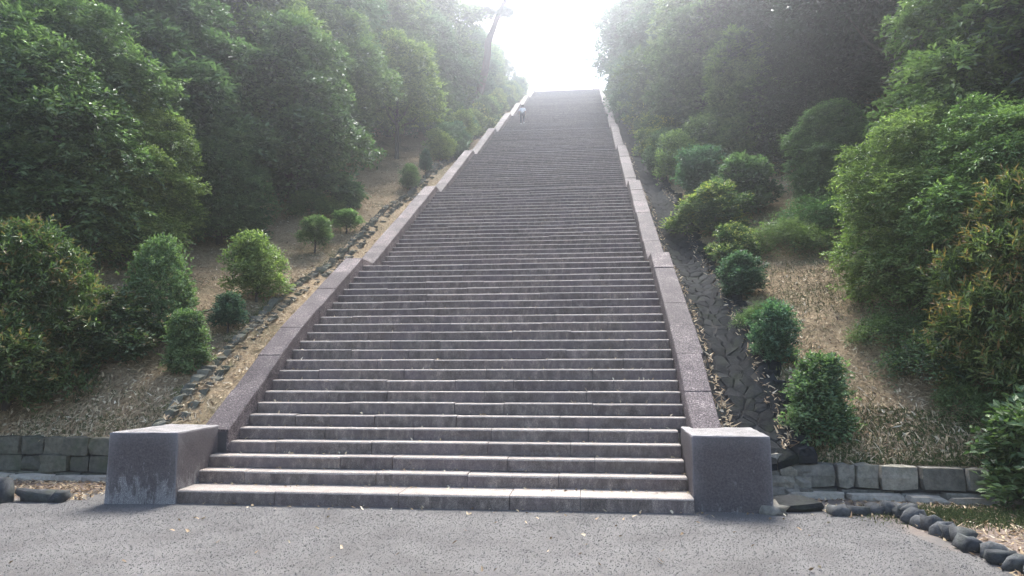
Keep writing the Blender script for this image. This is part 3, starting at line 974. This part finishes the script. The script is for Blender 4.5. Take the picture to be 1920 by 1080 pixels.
# trees: (proto, x, y, height, label, wide)
TL, TR = "trees of the left wood", "trees of the right wood"
TREES = [
    # left wood
    ("near_dark", -9.3, 5.6, 5.6, "tall leafy tree filling the left edge above the red tipped bush", TL, 1.0),
    ("near_tree", -8.2, 6.6, 3.6, "spreading light topped tree behind the clipped cone shrub", TL, 1.0),
    ("near_dark", -7.6, 9.2, 3.0, "low dense tree between the clipped cone and the camellia", TL, 1.0),
    ("camellia", -7.1, 12.4, 5.8, "dense glossy camellia tree with a clean right edge, left wood", TL, .95),
    ("evergreen_a", -9.8, 9.6, 6.2, "rounded olive green tree left of the glossy camellia", TL, 1.0),
    ("evergreen_c", -11.8, 7.8, 7.4, "sunlit pale tree in the upper left corner", TL, 1.1),
    ("shade_toned_tree", -12.6, 5.4, 7.5, "dark tree at the far left edge, behind the leafy edge tree", TL, 1.1),
    ("shade_toned_tree", -11.2, 12.4, 7.6, "dark crowned tree second behind the olive green tree", TL, 1.1),
    ("evergreen_c", -9.4, 14.6, 7.0, "pale feathery tree rising above the camellia", TL, 1.0),
    ("evergreen_a", -8.4, 18.0, 6.4, "grey green tree between the camellia and the thin trunk", TL, .9),
    ("bare_trunk", -6.5, 21.8, 5.4, "hazy round topped tree with a thin bare trunk, left wood", TL, .9),
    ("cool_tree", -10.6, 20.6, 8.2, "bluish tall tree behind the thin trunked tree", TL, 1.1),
    ("shade_toned_tree", -13.5, 13.5, 8.6, "tall shaded tree high on the upper left slope", TL, 1.1),
    ("evergreen_a", -14.5, 9.0, 8.4, "olive tree high on the slope beyond the left corner", TL, 1.1),
    ("evergreen_b", -8.2, 26.4, 6.8, "dim tree right of the thin trunked tree", TL, .95),
    ("cool_tree", -7.6, 30.8, 7.0, "blue hazed tree left of the leaning pine", TL, .9),
    ("evergreen_c", -10.6, 28.5, 9.6, "tall hazy tree cresting the left wood at the top of the picture", TL, 1.1),
    ("evergreen_a", -8.9, 36.0, 9.0, "faded tree behind the leaning pine", TL, 1.0),
    ("cool_tree", -7.0, 42.5, 6.2, "faded tree right behind the pine trunk", TL, .9),
    ("evergreen_c", -6.6, 48.0, 5.4, "pale faded tree sloping down towards the sky gap, left side", TL, .9),
    ("evergreen_a", -7.8, 51.0, 6.2, "washed out tree last but one on the left skyline", TL, .9),
    ("evergreen_a", -6.6, 56.0, 4.4, "last faded tree of the left skyline before the top step", TL, .9),
    ("evergreen_b", -13.0, 36.0, 9.0, "deep background tree filling the top of the left wood", TL, 1.2),
    ("shade_toned_tree", -14.5, 20.5, 9.0, "dark backdrop tree on the upper left slope", TL, 1.2),
    ("shade_toned_tree", -17.5, 14.0, 9.0, "backdrop tree at the top left, bluish and dim", TL, 1.2),
    # right wood
    ("near_tree", 7.2, 4.6, 3.3, "light green lower tree leaning over the straw patch, right bank", TR, 1.0),
    ("near_tree", 9.9, 5.8, 6.2, "tall light crowned tree at the right edge", TR, 1.0),
    ("near_tree", 8.0, 3.4, 3.6, "leafy tree directly behind the red tipped bush on the right", TR, .9),
    ("shade_toned_tree", 10.8, 4.4, 6.5, "dark tree outside the right edge behind the light crown", TR, 1.0),
    ("conical", 7.2, 16.4, 4.8, "cone shaped fresh green tree in the middle of the right wood", TR, .95),
    ("shade_toned_tree", 8.4, 15.0, 4.2, "dark shaggy tree with a bare crooked branch, right wood", TR, .9),
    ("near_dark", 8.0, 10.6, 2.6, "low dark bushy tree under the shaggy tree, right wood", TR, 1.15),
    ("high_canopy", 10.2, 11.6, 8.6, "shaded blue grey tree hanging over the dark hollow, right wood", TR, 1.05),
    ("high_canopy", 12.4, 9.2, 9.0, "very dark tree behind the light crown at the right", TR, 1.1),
    ("shade_toned_tree", 9.4, 18.6, 8.0, "dim tree towering behind the cone shaped tree", TR, 1.1),
    ("camellia", 6.6, 20.2, 6.2, "grey green dense tree left of the cone shaped tree", TR, .95),
    ("evergreen_b", 7.6, 24.6, 8.2, "broad dark tree over the right hedge row", TR, 1.0),
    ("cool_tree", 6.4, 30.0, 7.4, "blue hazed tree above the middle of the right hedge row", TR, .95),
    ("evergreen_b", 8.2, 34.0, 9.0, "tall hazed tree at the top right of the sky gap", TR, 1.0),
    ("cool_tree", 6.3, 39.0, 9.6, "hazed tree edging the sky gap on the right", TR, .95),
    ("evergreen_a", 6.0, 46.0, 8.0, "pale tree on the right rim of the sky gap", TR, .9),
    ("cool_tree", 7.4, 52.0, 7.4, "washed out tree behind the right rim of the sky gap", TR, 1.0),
    ("evergreen_a", 5.9, 57.5, 4.8, "last faded tree beside the top step on the right", TR, .85),
    ("evergreen_b", 11.5, 28.0, 9.0, "backdrop tree high in the right wood, second from the gap", TR, 1.2),
    ("shade_toned_tree", 14.5, 19.0, 9.0, "backdrop tree high in the right wood above the dark hollow", TR, 1.2),
    ("shade_toned_tree", 17.0, 13.0, 9.0, "backdrop tree behind the very dark tree, upper right", TR, 1.2),
]
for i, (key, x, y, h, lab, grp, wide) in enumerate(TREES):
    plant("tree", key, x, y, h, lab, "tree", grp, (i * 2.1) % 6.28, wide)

tr = [o for o in bpy.data.objects if str(o.get("label", "")).startswith("dark shaggy tree with")][0]
mb = MB()
inv = (Matrix.Translation(tr.location) @ tr.rotation_euler.to_matrix().to_4x4() @ Matrix.Diagonal((*tr.scale, 1))).inverted()
for pts, r0 in (([(8.3, 14.6, 7.2), (8.2, 13.4, 8.0), (8.45, 13.2, 8.5), (8.75, 13.2, 8.9), (8.85, 13.2, 9.4), (9.1, 13.3, 9.9)], .05), ([(8.45, 13.2, 8.5), (8.2, 13.1, 8.9), (8.15, 13.1, 9.4)], .03)):
    tube(mb, [inv @ Vector(p) for p in pts], [r0 * (1 - .13 * i) for i in range(len(pts))], 6)
link("limb", mb.mesh("limb", True), BARK, tr)

# ------------------------------------------------------------------ pines at the head of the stairs
def pine(name, label, pts, radii, pads, limbs, seed):
    x, y, z = pts[0]
    root = empty(name, (x, y, z)); tag(root, label, "pine tree", "pines at the head of the stairs")
    o = Vector(pts[0])
    mb = MB(); tube(mb, [Vector(p) - o for p in pts], radii, 9)
    link("trunk", mb.mesh("trunk", True), PINEBARK, root)
    for l in limbs:
        mb = MB(); tube(mb, [Vector(p) - o for p in l], [radii[-1] * .7 * (1 - .75 * i / (len(l) - 1)) for i in range(len(l))], 5)
        link("limb", mb.mesh("limb", True), PINEBARK, root)
    for i, (px, py, pz, rx, rz) in enumerate(pads):
        link("needle_pad", crown_mesh("needle_pad", seed + i, [(px - x, py - y, pz - z + 0, rx, rx, rz), (px - x + rx * .5, py - y, pz - z - rz * .3, rx * .5, rx * .5, rz * .8)],
                                      int(520 * max(rx, .6)), 10, .22, .022, .25, LF_PINE, up=.9, whorl=True), None, root)


pine("pine_tree", "leaning pine with a bent bare trunk above the left hedge",
     [(-5.9, 37.9, 17.6), (-5.6, 37.9, 18.9), (-5.3, 37.9, 20.1), (-4.95, 37.9, 21.6), (-4.8, 37.9, 22.6), (-4.78, 37.95, 23.5), (-4.45, 38.0, 24.4), (-4.2, 38.0, 25.1), (-3.7, 38.1, 26.3), (-3.2, 38.2, 27.6), (-2.8, 38.2, 28.6)],
     [.34, .29, .26, .24, .23, .23, .20, .18, .15, .11, .06],
     [(-5.0, 38.0, 25.45, .55, .2), (-5.75, 38.2, 25.75, .5, .18), (-3.6, 37.8, 25.35, .42, .15), (-6.2, 38.0, 25.3, .35, .14), (-2.4, 38.3, 28.8, 1.1, .4), (-4.0, 38.5, 28.2, .9, .35), (-2.9, 37.2, 27.6, .7, .25)],
     [[(-4.25, 38, 25.0), (-4.8, 38.0, 25.3), (-5.7, 38.2, 25.65), (-6.2, 38.0, 25.25)], [(-4.2, 38, 25.1), (-3.6, 37.9, 25.3)], [(-3.2, 38.2, 27.5), (-4.0, 38.5, 28.1)], [(-3.2, 38.2, 27.3), (-2.9, 37.4, 27.5)]], 70)
pine("pine_tree", "faint twisted pine reaching over the right rim of the sky gap",
     [(5.6, 66, 27.2), (5.3, 66, 30.0), (4.75, 66, 32.5), (3.7, 66, 34.0), (3.1, 66, 35.4), (2.9, 66, 36.6), (2.5, 66, 37.6), (2.9, 66, 38.4), (3.4, 66.2, 39.6)],
     [.25, .22, .19, .16, .14, .12, .10, .08, .05],
     [(.5, 66, 33.5, .55, .13), (1.3, 66, 34.3, .5, .12), (1.2, 66, 37.0, .45, .14), (.2, 66.2, 37.0, .5, .12), (1.2, 66, 38.6, .6, .14), (3.0, 66, 40.0, .9, .22), (2.9, 66, 38.6, .5, .16), (-.4, 66, 41.2, .8, .18)],
     [[(3.6, 66, 34.1), (2.6, 66, 34.2), (1.9, 66, 34.0), (.4, 66, 33.5)], [(3.0, 66, 36.0), (1.9, 66, 36.4), (1.2, 66, 36.9), (.2, 66, 36.9)], [(2.6, 66, 37.4), (1.9, 66, 38.0), (1.2, 66, 38.5)], [(3.3, 66, 39.4), (1.2, 66, 41.0), (-.4, 66, 41.1)]], 90)

# ------------------------------------------------------------------ the climbing person
def skin_body(name, joints, edges, mat, parent, sub=1):
    me = bpy.data.meshes.new(name)
    keys = list(joints)
    me.from_pydata([joints[k][:3] for k in keys], [(keys.index(a), keys.index(b)) for a, b in edges], [])
    o = bpy.data.objects.new("tmp_skin", me); COL.objects.link(o)
    o.modifiers.new("skin", 'SKIN')
    if not me.skin_vertices: me.attributes.new("skin", 'FLOAT', 'POINT')
    sv = me.skin_vertices[0].data
    for i, k in enumerate(keys):
        r = joints[k][3]; sv[i].radius = (r, r)
        sv[i].use_root = (i == 0)
    m2 = o.modifiers.new("sub", 'SUBSURF'); m2.levels = sub; m2.render_levels = sub
    dg = bpy.context.evaluated_depsgraph_get()
    out = bpy.data.meshes.new_from_object(o.evaluated_get(dg))
    bpy.data.objects.remove(o)
    out.name = name
    out.materials.clear()
    out.polygons.foreach_set("use_smooth", [True] * len(out.polygons))
    return link(name, out, mat, parent)


SKINM = plain("skin", (.42, .28, .22), .6)
SHIRTM = plain("white_shirt", (.78, .78, .78), .8)
TROUS = plain("dark_trousers", (.035, .037, .05), .85)
HAIRM = plain("dark_hair", (.018, .015, .014), .5)
SHOEM = plain("pale_shoes", (.62, .62, .62), .6)
per = empty("person", (-1.99, step_y(102) + .13, RI * 102), 0)
per.scale = (.76, .76, .76)
tag(per, "person in white top and dark trousers climbing the upper stairs by the left wall", "person")
J = {"pelvis": (0, 0, .90, .12), "spine": (0, .10, 1.08, .11), "chest": (0, .22, 1.30, .13), "neck": (0, .31, 1.45, .055), "jaw": (0, .37, 1.54, .075), "skull": (0, .385, 1.62, .092), "crown": (0, .375, 1.69, .06)}
E_ = [("pelvis", "spine"), ("spine", "chest"), ("chest", "neck"), ("neck", "jaw"), ("jaw", "skull"), ("skull", "crown")]
for s_, n_ in ((-1, "l"), (1, "r")):
    J.update({n_ + "sh": (s_ * .17, .22, 1.36, .06), n_ + "el": (s_ * .26, .10, 1.11, .042), n_ + "wr": (s_ * .24, .26, .93, .030), n_ + "ha": (s_ * .235, .31, .87, .034)})
    E_ += [("chest", n_ + "sh"), (n_ + "sh", n_ + "el"), (n_ + "el", n_ + "wr"), (n_ + "wr", n_ + "ha")]
LEG = {"lhip": (-.09, .01, .86, .085), "lkn": (-.10, .04, .46, .058), "lan": (-.10, -.06, .09, .040), "lto": (-.10, .10, .03, .032), "rhip": (.09, .01, .86, .085), "rkn": (.10, .26, .62, .058), "ran": (.10, .20, .27, .040), "rto": (.10, .36, .23, .032)}
J.update(LEG)
LE = [(a + "hip", a + "kn") for a in "lr"] + [(a + "kn", a + "an") for a in "lr"] + [(a + "an", a + "to") for a in "lr"]
body = skin_body("body", J, E_ + [("pelvis", "lhip"), ("pelvis", "rhip")] + LE, SKINM, per)
fm = MB()
for s_ in (-1, 1):
    h0 = Vector((s_ * .235, .33, .845))
    for i in range(4):
        b = h0 + Vector((s_ * (.0), .018 * (i - 1.5), -.01)); L_ = (.062, .072, .067, .05)[i]
        tube(fm, [b, b + Vector((s_ * -.008, .006, -L_ * .55)), b + Vector((s_ * -.022, .004, -L_))], [.009, .008, .006], 5)
    tube(fm, [h0 + Vector((s_ * -.02, .03, .03)), h0 + Vector((s_ * -.035, .055, .0)), h0 + Vector((s_ * -.04, .06, -.03))], [.011, .009, .007], 5)
link("fingers", fm.mesh("fingers", True), SKINM, per)
shirt = {k: (v[0], v[1], v[2], v[3] * 1.22) for k, v in J.items() if k in ("pelvis", "spine", "chest", "lsh", "rsh", "lel", "rel")}
shirt["neckbase"] = (0, .27, 1.39, .075)
shirt["pelvis"] = (0, .01, .88, .15)
skin_body("shirt", shirt, [("pelvis", "spine"), ("spine", "chest"), ("chest", "neckbase"), ("chest", "lsh"), ("chest", "rsh"), ("lsh", "lel"), ("rsh", "rel")], SHIRTM, per)
tro = {k: (v[0], v[1], v[2], v[3] * 1.2) for k, v in LEG.items() if k[1:] != "to"}
tro["pelvis"] = (0, 0, .90, .13)
skin_body("trousers", {**{"pelvis": tro["pelvis"]}, **{k: v for k, v in tro.items() if k != "pelvis"}}, [("pelvis", "lhip"), ("pelvis", "rhip")] + LE[:4], TROUS, per)
hv = rock_verts(np.random.default_rng(1), .098, .105, .10, 1.0, .03) + np.array([0, .37, 1.645])
link("hair", poly_mesh("hair", hv, _rf, True), HAIRM, per)
for n_ in "lr":
    a, t_ = LEG[n_ + "an"], LEG[n_ + "to"]
    sv_ = rock_verts(np.random.default_rng(2), .045, .13, .04, .6, .03) + np.array([a[0], a[1] + .07, t_[2] + .005])
    link("shoe", poly_mesh("shoe", sv_, _rf, True), SHOEM, per)

# slim posts and a stub standing beyond the top step
for x, y, h, r_, lab in ((2.57, YTOP + 2.5, 1.15, .045, "slim dark post beyond the right end of the top step"), (-.78, YTOP + 2.6, 1.0, .06, "taller of two stubby posts beyond the middle of the top step"), (-1.62, YTOP + 2.6, .6, .11, "short squat post left of the middle beyond the top step")):
    mb = MB(); tube(mb, [(0, 0, -.1), (0, 0, h * .86), (0, 0, h * .9), (0, 0, h)], [r_, r_ * .92, r_ * 1.25, r_ * .7], 8)
    o = link("post", mb.mesh("post", True), BARK); o.location = (x, y, RI * NSTEP)
    tag(o, lab, "post", "posts beyond the top step")

# ------------------------------------------------------------------ rocks, beds and litter
def rock(name, mat, x, y, hx, hy, hz, rz, label, group, sink=.35):
    v = rock_verts(rg, hx, hy, hz, .5, .3)
    o = link(name, poly_mesh(name, v, _rf, True), mat)
    o.location = (x, y, hz * (1 - sink)); o.rotation_euler = (rg.normal(0, .12), rg.normal(0, .12), rz)
    tag(o, label, "rock", group)


GE = "dark rocks edging the right bed"
edge = [(4.98, .50), (5.00, .36), (5.03, .21), (5.01, .06), (5.04, -.10), (5.05, -.27), (5.03, -.45), (5.06, -.63), (5.05, -.83), (5.06, -1.03), (5.07, -1.22), (5.07, -1.42), (5.08, -1.62), (5.1, -1.84)]
ords = ["farthest", "second", "third", "fourth", "fifth", "sixth", "seventh", "eighth", "ninth", "tenth", "eleventh", "twelfth", "thirteenth", "nearest"]
for i, ((x, y), od) in enumerate(zip(edge, ords)):
    lab = "%s rock of the dark row edging the right bed%s" % (od, "" if i in (0, 13) else ", counted from the wall")
    rock("edging_rock", EDGE, x + rg.normal(0, .015), y, .06 + .03 * rg.random() + .015 * (i > 7), .10, .058 + .03 * rg.random(), rg.normal(0, .5), lab, GE, .35)
for x, y, w_, lab in ((4.42, .42, .10, "low rock half sunk in gravel, nearest the right end block"), (4.62, .47, .11, "low rock half sunk in gravel, middle of three"), (4.82, .55, .09, "low rock half sunk in gravel beside the dark rock row")):
    rock("sunken_rock", EDGE, x, y, w_, .09, .06, 0, lab, "sunken rocks by the right end block", .5)
for x, y, a, b, c, lab in ((-5.25, .15, .13, .12, .17, "squat grey rock at the left edge of the forecourt"), (-4.85, .28, .24, .09, .075, "long flat grey rock in the left earth bed"), (-4.55, .26, .085, .08, .085, "small round rock at the end of the left rock row"), (-5.5, .05, .14, .12, .12, "rock cut by the left picture edge")):
    rock("bed_rock", EDGE, x, y, a, b, c, 0, lab, "rocks edging the left bed", .4)
v = rock_verts(rg, .26, .22, .05, .45, .14)
o = link("flat_stone", poly_mesh("flat_stone", v, _rf), GUTTER); o.location = (3.98, .72, .05); o.rotation_euler = (.08, -.05, .3)
tag(o, "flat rough slab of dark stone beside the right end block", "rock")
rock("foot_stone", ASHLAR, 3.72, .42, .12, .12, .06, .4, "rounded stone against the foot of the right end block", None, .4)


def scatter_blades(name, seed, X, Y, Z, lmin, lmax, w, mat, label_kind='stuff', up=.12, tone_m=.5, tone_s=.25):
    r = np.random.default_rng(seed)
    n = len(X); a = r.uniform(0, 2 * np.pi, n); L = r.uniform(lmin, lmax, n); ww = w * r.uniform(.6, 1.5, n)
    el = np.abs(r.normal(0, up, n))
    D = np.stack([np.cos(a) * np.cos(el), np.sin(a) * np.cos(el), np.sin(el)], 1)
    # lie along the slope
    e = .05
    gx = (bank_z(X + e, Y) - bank_z(X - e, Y)) / (2 * e); gy = (bank_z(X, Y + e) - bank_z(X, Y - e)) / (2 * e)
    fl = (Z < .2)
    gx = np.where(fl, 0, gx); gy = np.where(fl, 0, gy)
    D[:, 2] += D[:, 0] * gx + D[:, 1] * gy
    S = np.stack([-np.sin(a), np.cos(a), -np.sin(a) * gx + np.cos(a) * gy + r.normal(0, .3, n)], 1)
    P = np.stack([X, Y, Z], 1)
    v = np.stack([P - S * ww[:, None] / 2, P + S * ww[:, None] / 2, P + D * L[:, None] + S * ww[:, None] * .2 + np.array([0, 0, .01]), P + D * L[:, None] * .55 - S * ww[:, None] * .45 + np.array([0, 0, .012])], 1).reshape(-1, 3)
    f = np.arange(n * 4).reshape(-1, 4)
    t = np.clip(r.normal(tone_m, tone_s, n), 0, 1)
    o = link(name, np_mesh(name, v, f, False, np.repeat(t, 4)), mat)
    tag(o, kind=label_kind)
    return o


def bank_points(seed, n, umax, y0, y1, power=1.6, patch=None):
    r = np.random.default_rng(seed)
    sg = np.where(r.random(n) < .5, -1, 1)
    u = umax * r.random(n) ** 1.2; yy = y0 + (y1 - y0) * r.random(n) ** power
    X = sg * (W + 1.42 + u)
    yy = np.maximum(yy, wall_line(X) + .1 + .3 * r.random(n))
    Z = bank_z(X, yy) + bumps(X, yy) * np.clip((yy - wall_line(X) - .12), 0, 1)
    if patch is not None:
        m = patch(X, yy, r); X, yy, Z = X[m], yy[m], Z[m]
    return X, yy, Z


X, Y, Z = bank_points(51, 42000, 5.5, 1.5, 26, 1.7)
scatter_blades("dry_straw_litter", 61, X, Y, Z + .012, .05, .16, .007, LITTER, up=.12)
X, Y, Z = bank_points(52, 26000, 5.5, 1.5, 34, 1.5)
scatter_blades("fallen_leaves", 62, X, Y, Z + .012, .03, .07, .024, LITTER, up=.3, tone_m=.45)
X, Y, Z = bank_points(53, 26000, 4.0, 1.4, 16, 1.8, lambda X, Y, r: (np.sin(1.7 * X + 2.1 * Y) + np.sin(2.9 * Y - X * 1.3) + .8 * (Y < 2.4)) > .65)
scatter_blades("short_grass", 63, X, Y, Z, .03, .085, .007, GRASSM, up=.9, tone_m=.45)
# litter washed into the gutters, moss and leaves on the beds
r = np.random.default_rng(9)
n = 5000
yy = 1.6 + 24 * r.random(n) ** 1.5; uu = r.random(n) ** .7; sg = np.where(r.random(n) < .68, -1, 1)
uu = np.where(sg > 0, np.where(r.random(n) < .6, uu * .25, 1 - .2 * r.random(n)), uu)
scatter_blades("gutter_litter", 64, sg * (W + .44 + uu * .95), yy, np.asarray(gutter_z((.08 + uu * .95) / 1.08, yy)) + .055, .03, .12, .016, LITTER, up=.25)
n = 5200
xx = np.where(r.random(n) < .62, 4.3 + 4.0 * r.random(n), -4.3 - 4 * r.random(n)); yy = np.where(xx > 0, -2.2 + 3.5 * r.random(n), .35 + 1.3 * r.random(n))
ok = (xx > 0) & ((yy > .25) | (xx > 4.95)) | (xx < 0)
scatter_blades("bed_litter", 65, xx[ok], yy[ok], np.full(ok.sum(), .006), .03, .10, .018, LITTER, up=.2, tone_m=.42)
n = 9000
xx = 5.75 + r.normal(0, .42, n); yy = .45 + r.normal(0, .26, n)
ok = yy < 1.1
scatter_blades("moss_patch", 66, xx[ok], yy[ok], np.zeros(ok.sum()), .015, .045, .008, GRASSM, up=.9, tone_m=.62, tone_s=.2)

n = 7000
yy = 1.9 + 9 * r.random(n) ** 1.6; xx = -(W + 1.46 + np.abs(r.normal(0, .12, n)))
ok = np.sin(3.1 * yy) + np.sin(1.3 * yy + 1) > -.3
scatter_blades("kerb_moss", 67, xx[ok], yy[ok], bank_z(xx[ok], yy[ok]) + bumps(xx[ok], yy[ok]) * .5, .015, .045, .010, GRASSM, up=.8, tone_m=.8, tone_s=.18)
X, Y, Z = bank_points(54, 30000, 4.5, 1.3, 12, 1.5, lambda X, Y, r: (X > 0) & (np.sin(1.1 * X + 1.3 * Y) + np.sin(2.3 * X - Y) + r.normal(0, .5, len(X)) > .3))
scatter_blades("bank_grass", 68, X, Y, Z, .05, .14, .008, GRASSM, up=.8, tone_m=.5)
n = 9000
xx = 4.5 + 2.6 * r.random(n); yy = wall_line(xx) + .12 + .75 * r.random(n) ** 1.5
scatter_blades("bank_foot_moss", 71, xx, yy, bank_z(xx, yy) + bumps(xx, yy) * np.clip(yy - wall_line(xx) - .12, 0, 1), .015, .05, .009, GRASSM, up=.8, tone_m=.55)
n = 110
xx = -3.0 + 7.6 * r.random(n); yy = .28 - 2.6 * r.random(n) ** 3
scatter_blades("gravel_leaves", 69, xx, yy, np.full(n, .012), .02, .06, .022, LITTER, up=.3, tone_m=.55)
n = 500
kk = 1 + (r.random(n) ** 2 * 24).astype(int)
yy = np.array([step_y(k) + (step_y(k + 1) - step_y(k)) * (.55 + .42 * q) for k, q in zip(kk, r.random(n))]); xx = W * .97 * np.sign(r.random(n) - .5) * (1 - r.random(n) ** 1.5)
o = scatter_blades("step_leaves", 70, xx, yy, RI * kk + .008, .02, .05, .016, LITTER, up=.1, tone_m=.5)
mb = MB()
P = [(-5.75, 4.7), (-5.45, 4.95), (-5.15, 5.1), (-4.85, 5.35)]
tube(mb, [(x, y, float(bank_z(x, y)) + .05 + .02 * i) for i, (x, y) in enumerate(P)], [.022, .018, .013, .007], 6)
tube(mb, [(-5.3, 5.03, float(bank_z(-5.3, 5.03)) + .07), (-5.2, 5.3, float(bank_z(-5.2, 5.3)) + .1)], [.01, .004], 5)
tag(link("fallen_branch", mb.mesh("fallen_branch", True), BARK), "thin fallen branch lying on the leaf litter left of the round green shrub", "branch")

# gravel: loose stones lying on the forecourt
r = np.random.default_rng(12)
n = 95000
xx = -5.2 + 10.6 * r.random(n); yy = -3.0 + 3.5 * r.random(n) ** .9
front = np.where(xx < -3.1, .35, .30)
ok = (yy < np.where(np.abs(xx) < 3.2, .30, .9)) & (xx < 4.9 + .35 * np.sin(3 * yy) * .3)
ok &= (xx + .22 * yy < 5.0) | (r.random(n) < .06)
xx, yy = xx[ok], yy[ok]; n = len(xx)
s = .0046 * np.exp(r.normal(0, .28, n)); s = np.minimum(s, .011)
a = r.uniform(0, 6.28, n)
base = np.stack([np.stack([xx + s * k1 * np.cos(a + q), yy + s * np.sin(a + q) * k2, np.full(n, -.001)], 1) for q, k1, k2 in ((0, 1.3, 1.2), (1.6, 1, 1), (3.1, 1.2, 1.1), (4.7, 1, .9))], 1)
apex = np.stack([xx + s * r.normal(0, .3, n), yy + s * r.normal(0, .3, n), s * r.uniform(.5, 1.1, n)], 1)
v = np.concatenate([base, apex[:, None]], 1).reshape(-1, 3)
i = np.arange(n) * 5
f = np.concatenate([np.stack([i + k, i + (k + 1) % 4, i + 4], 1) for k in range(4)])
tag(link("loose_gravel", np_mesh("loose_gravel", v, f, False, np.repeat(np.clip(r.normal(.46, .24, n), 0, 1), 5)), PEBBLE), kind='stuff')
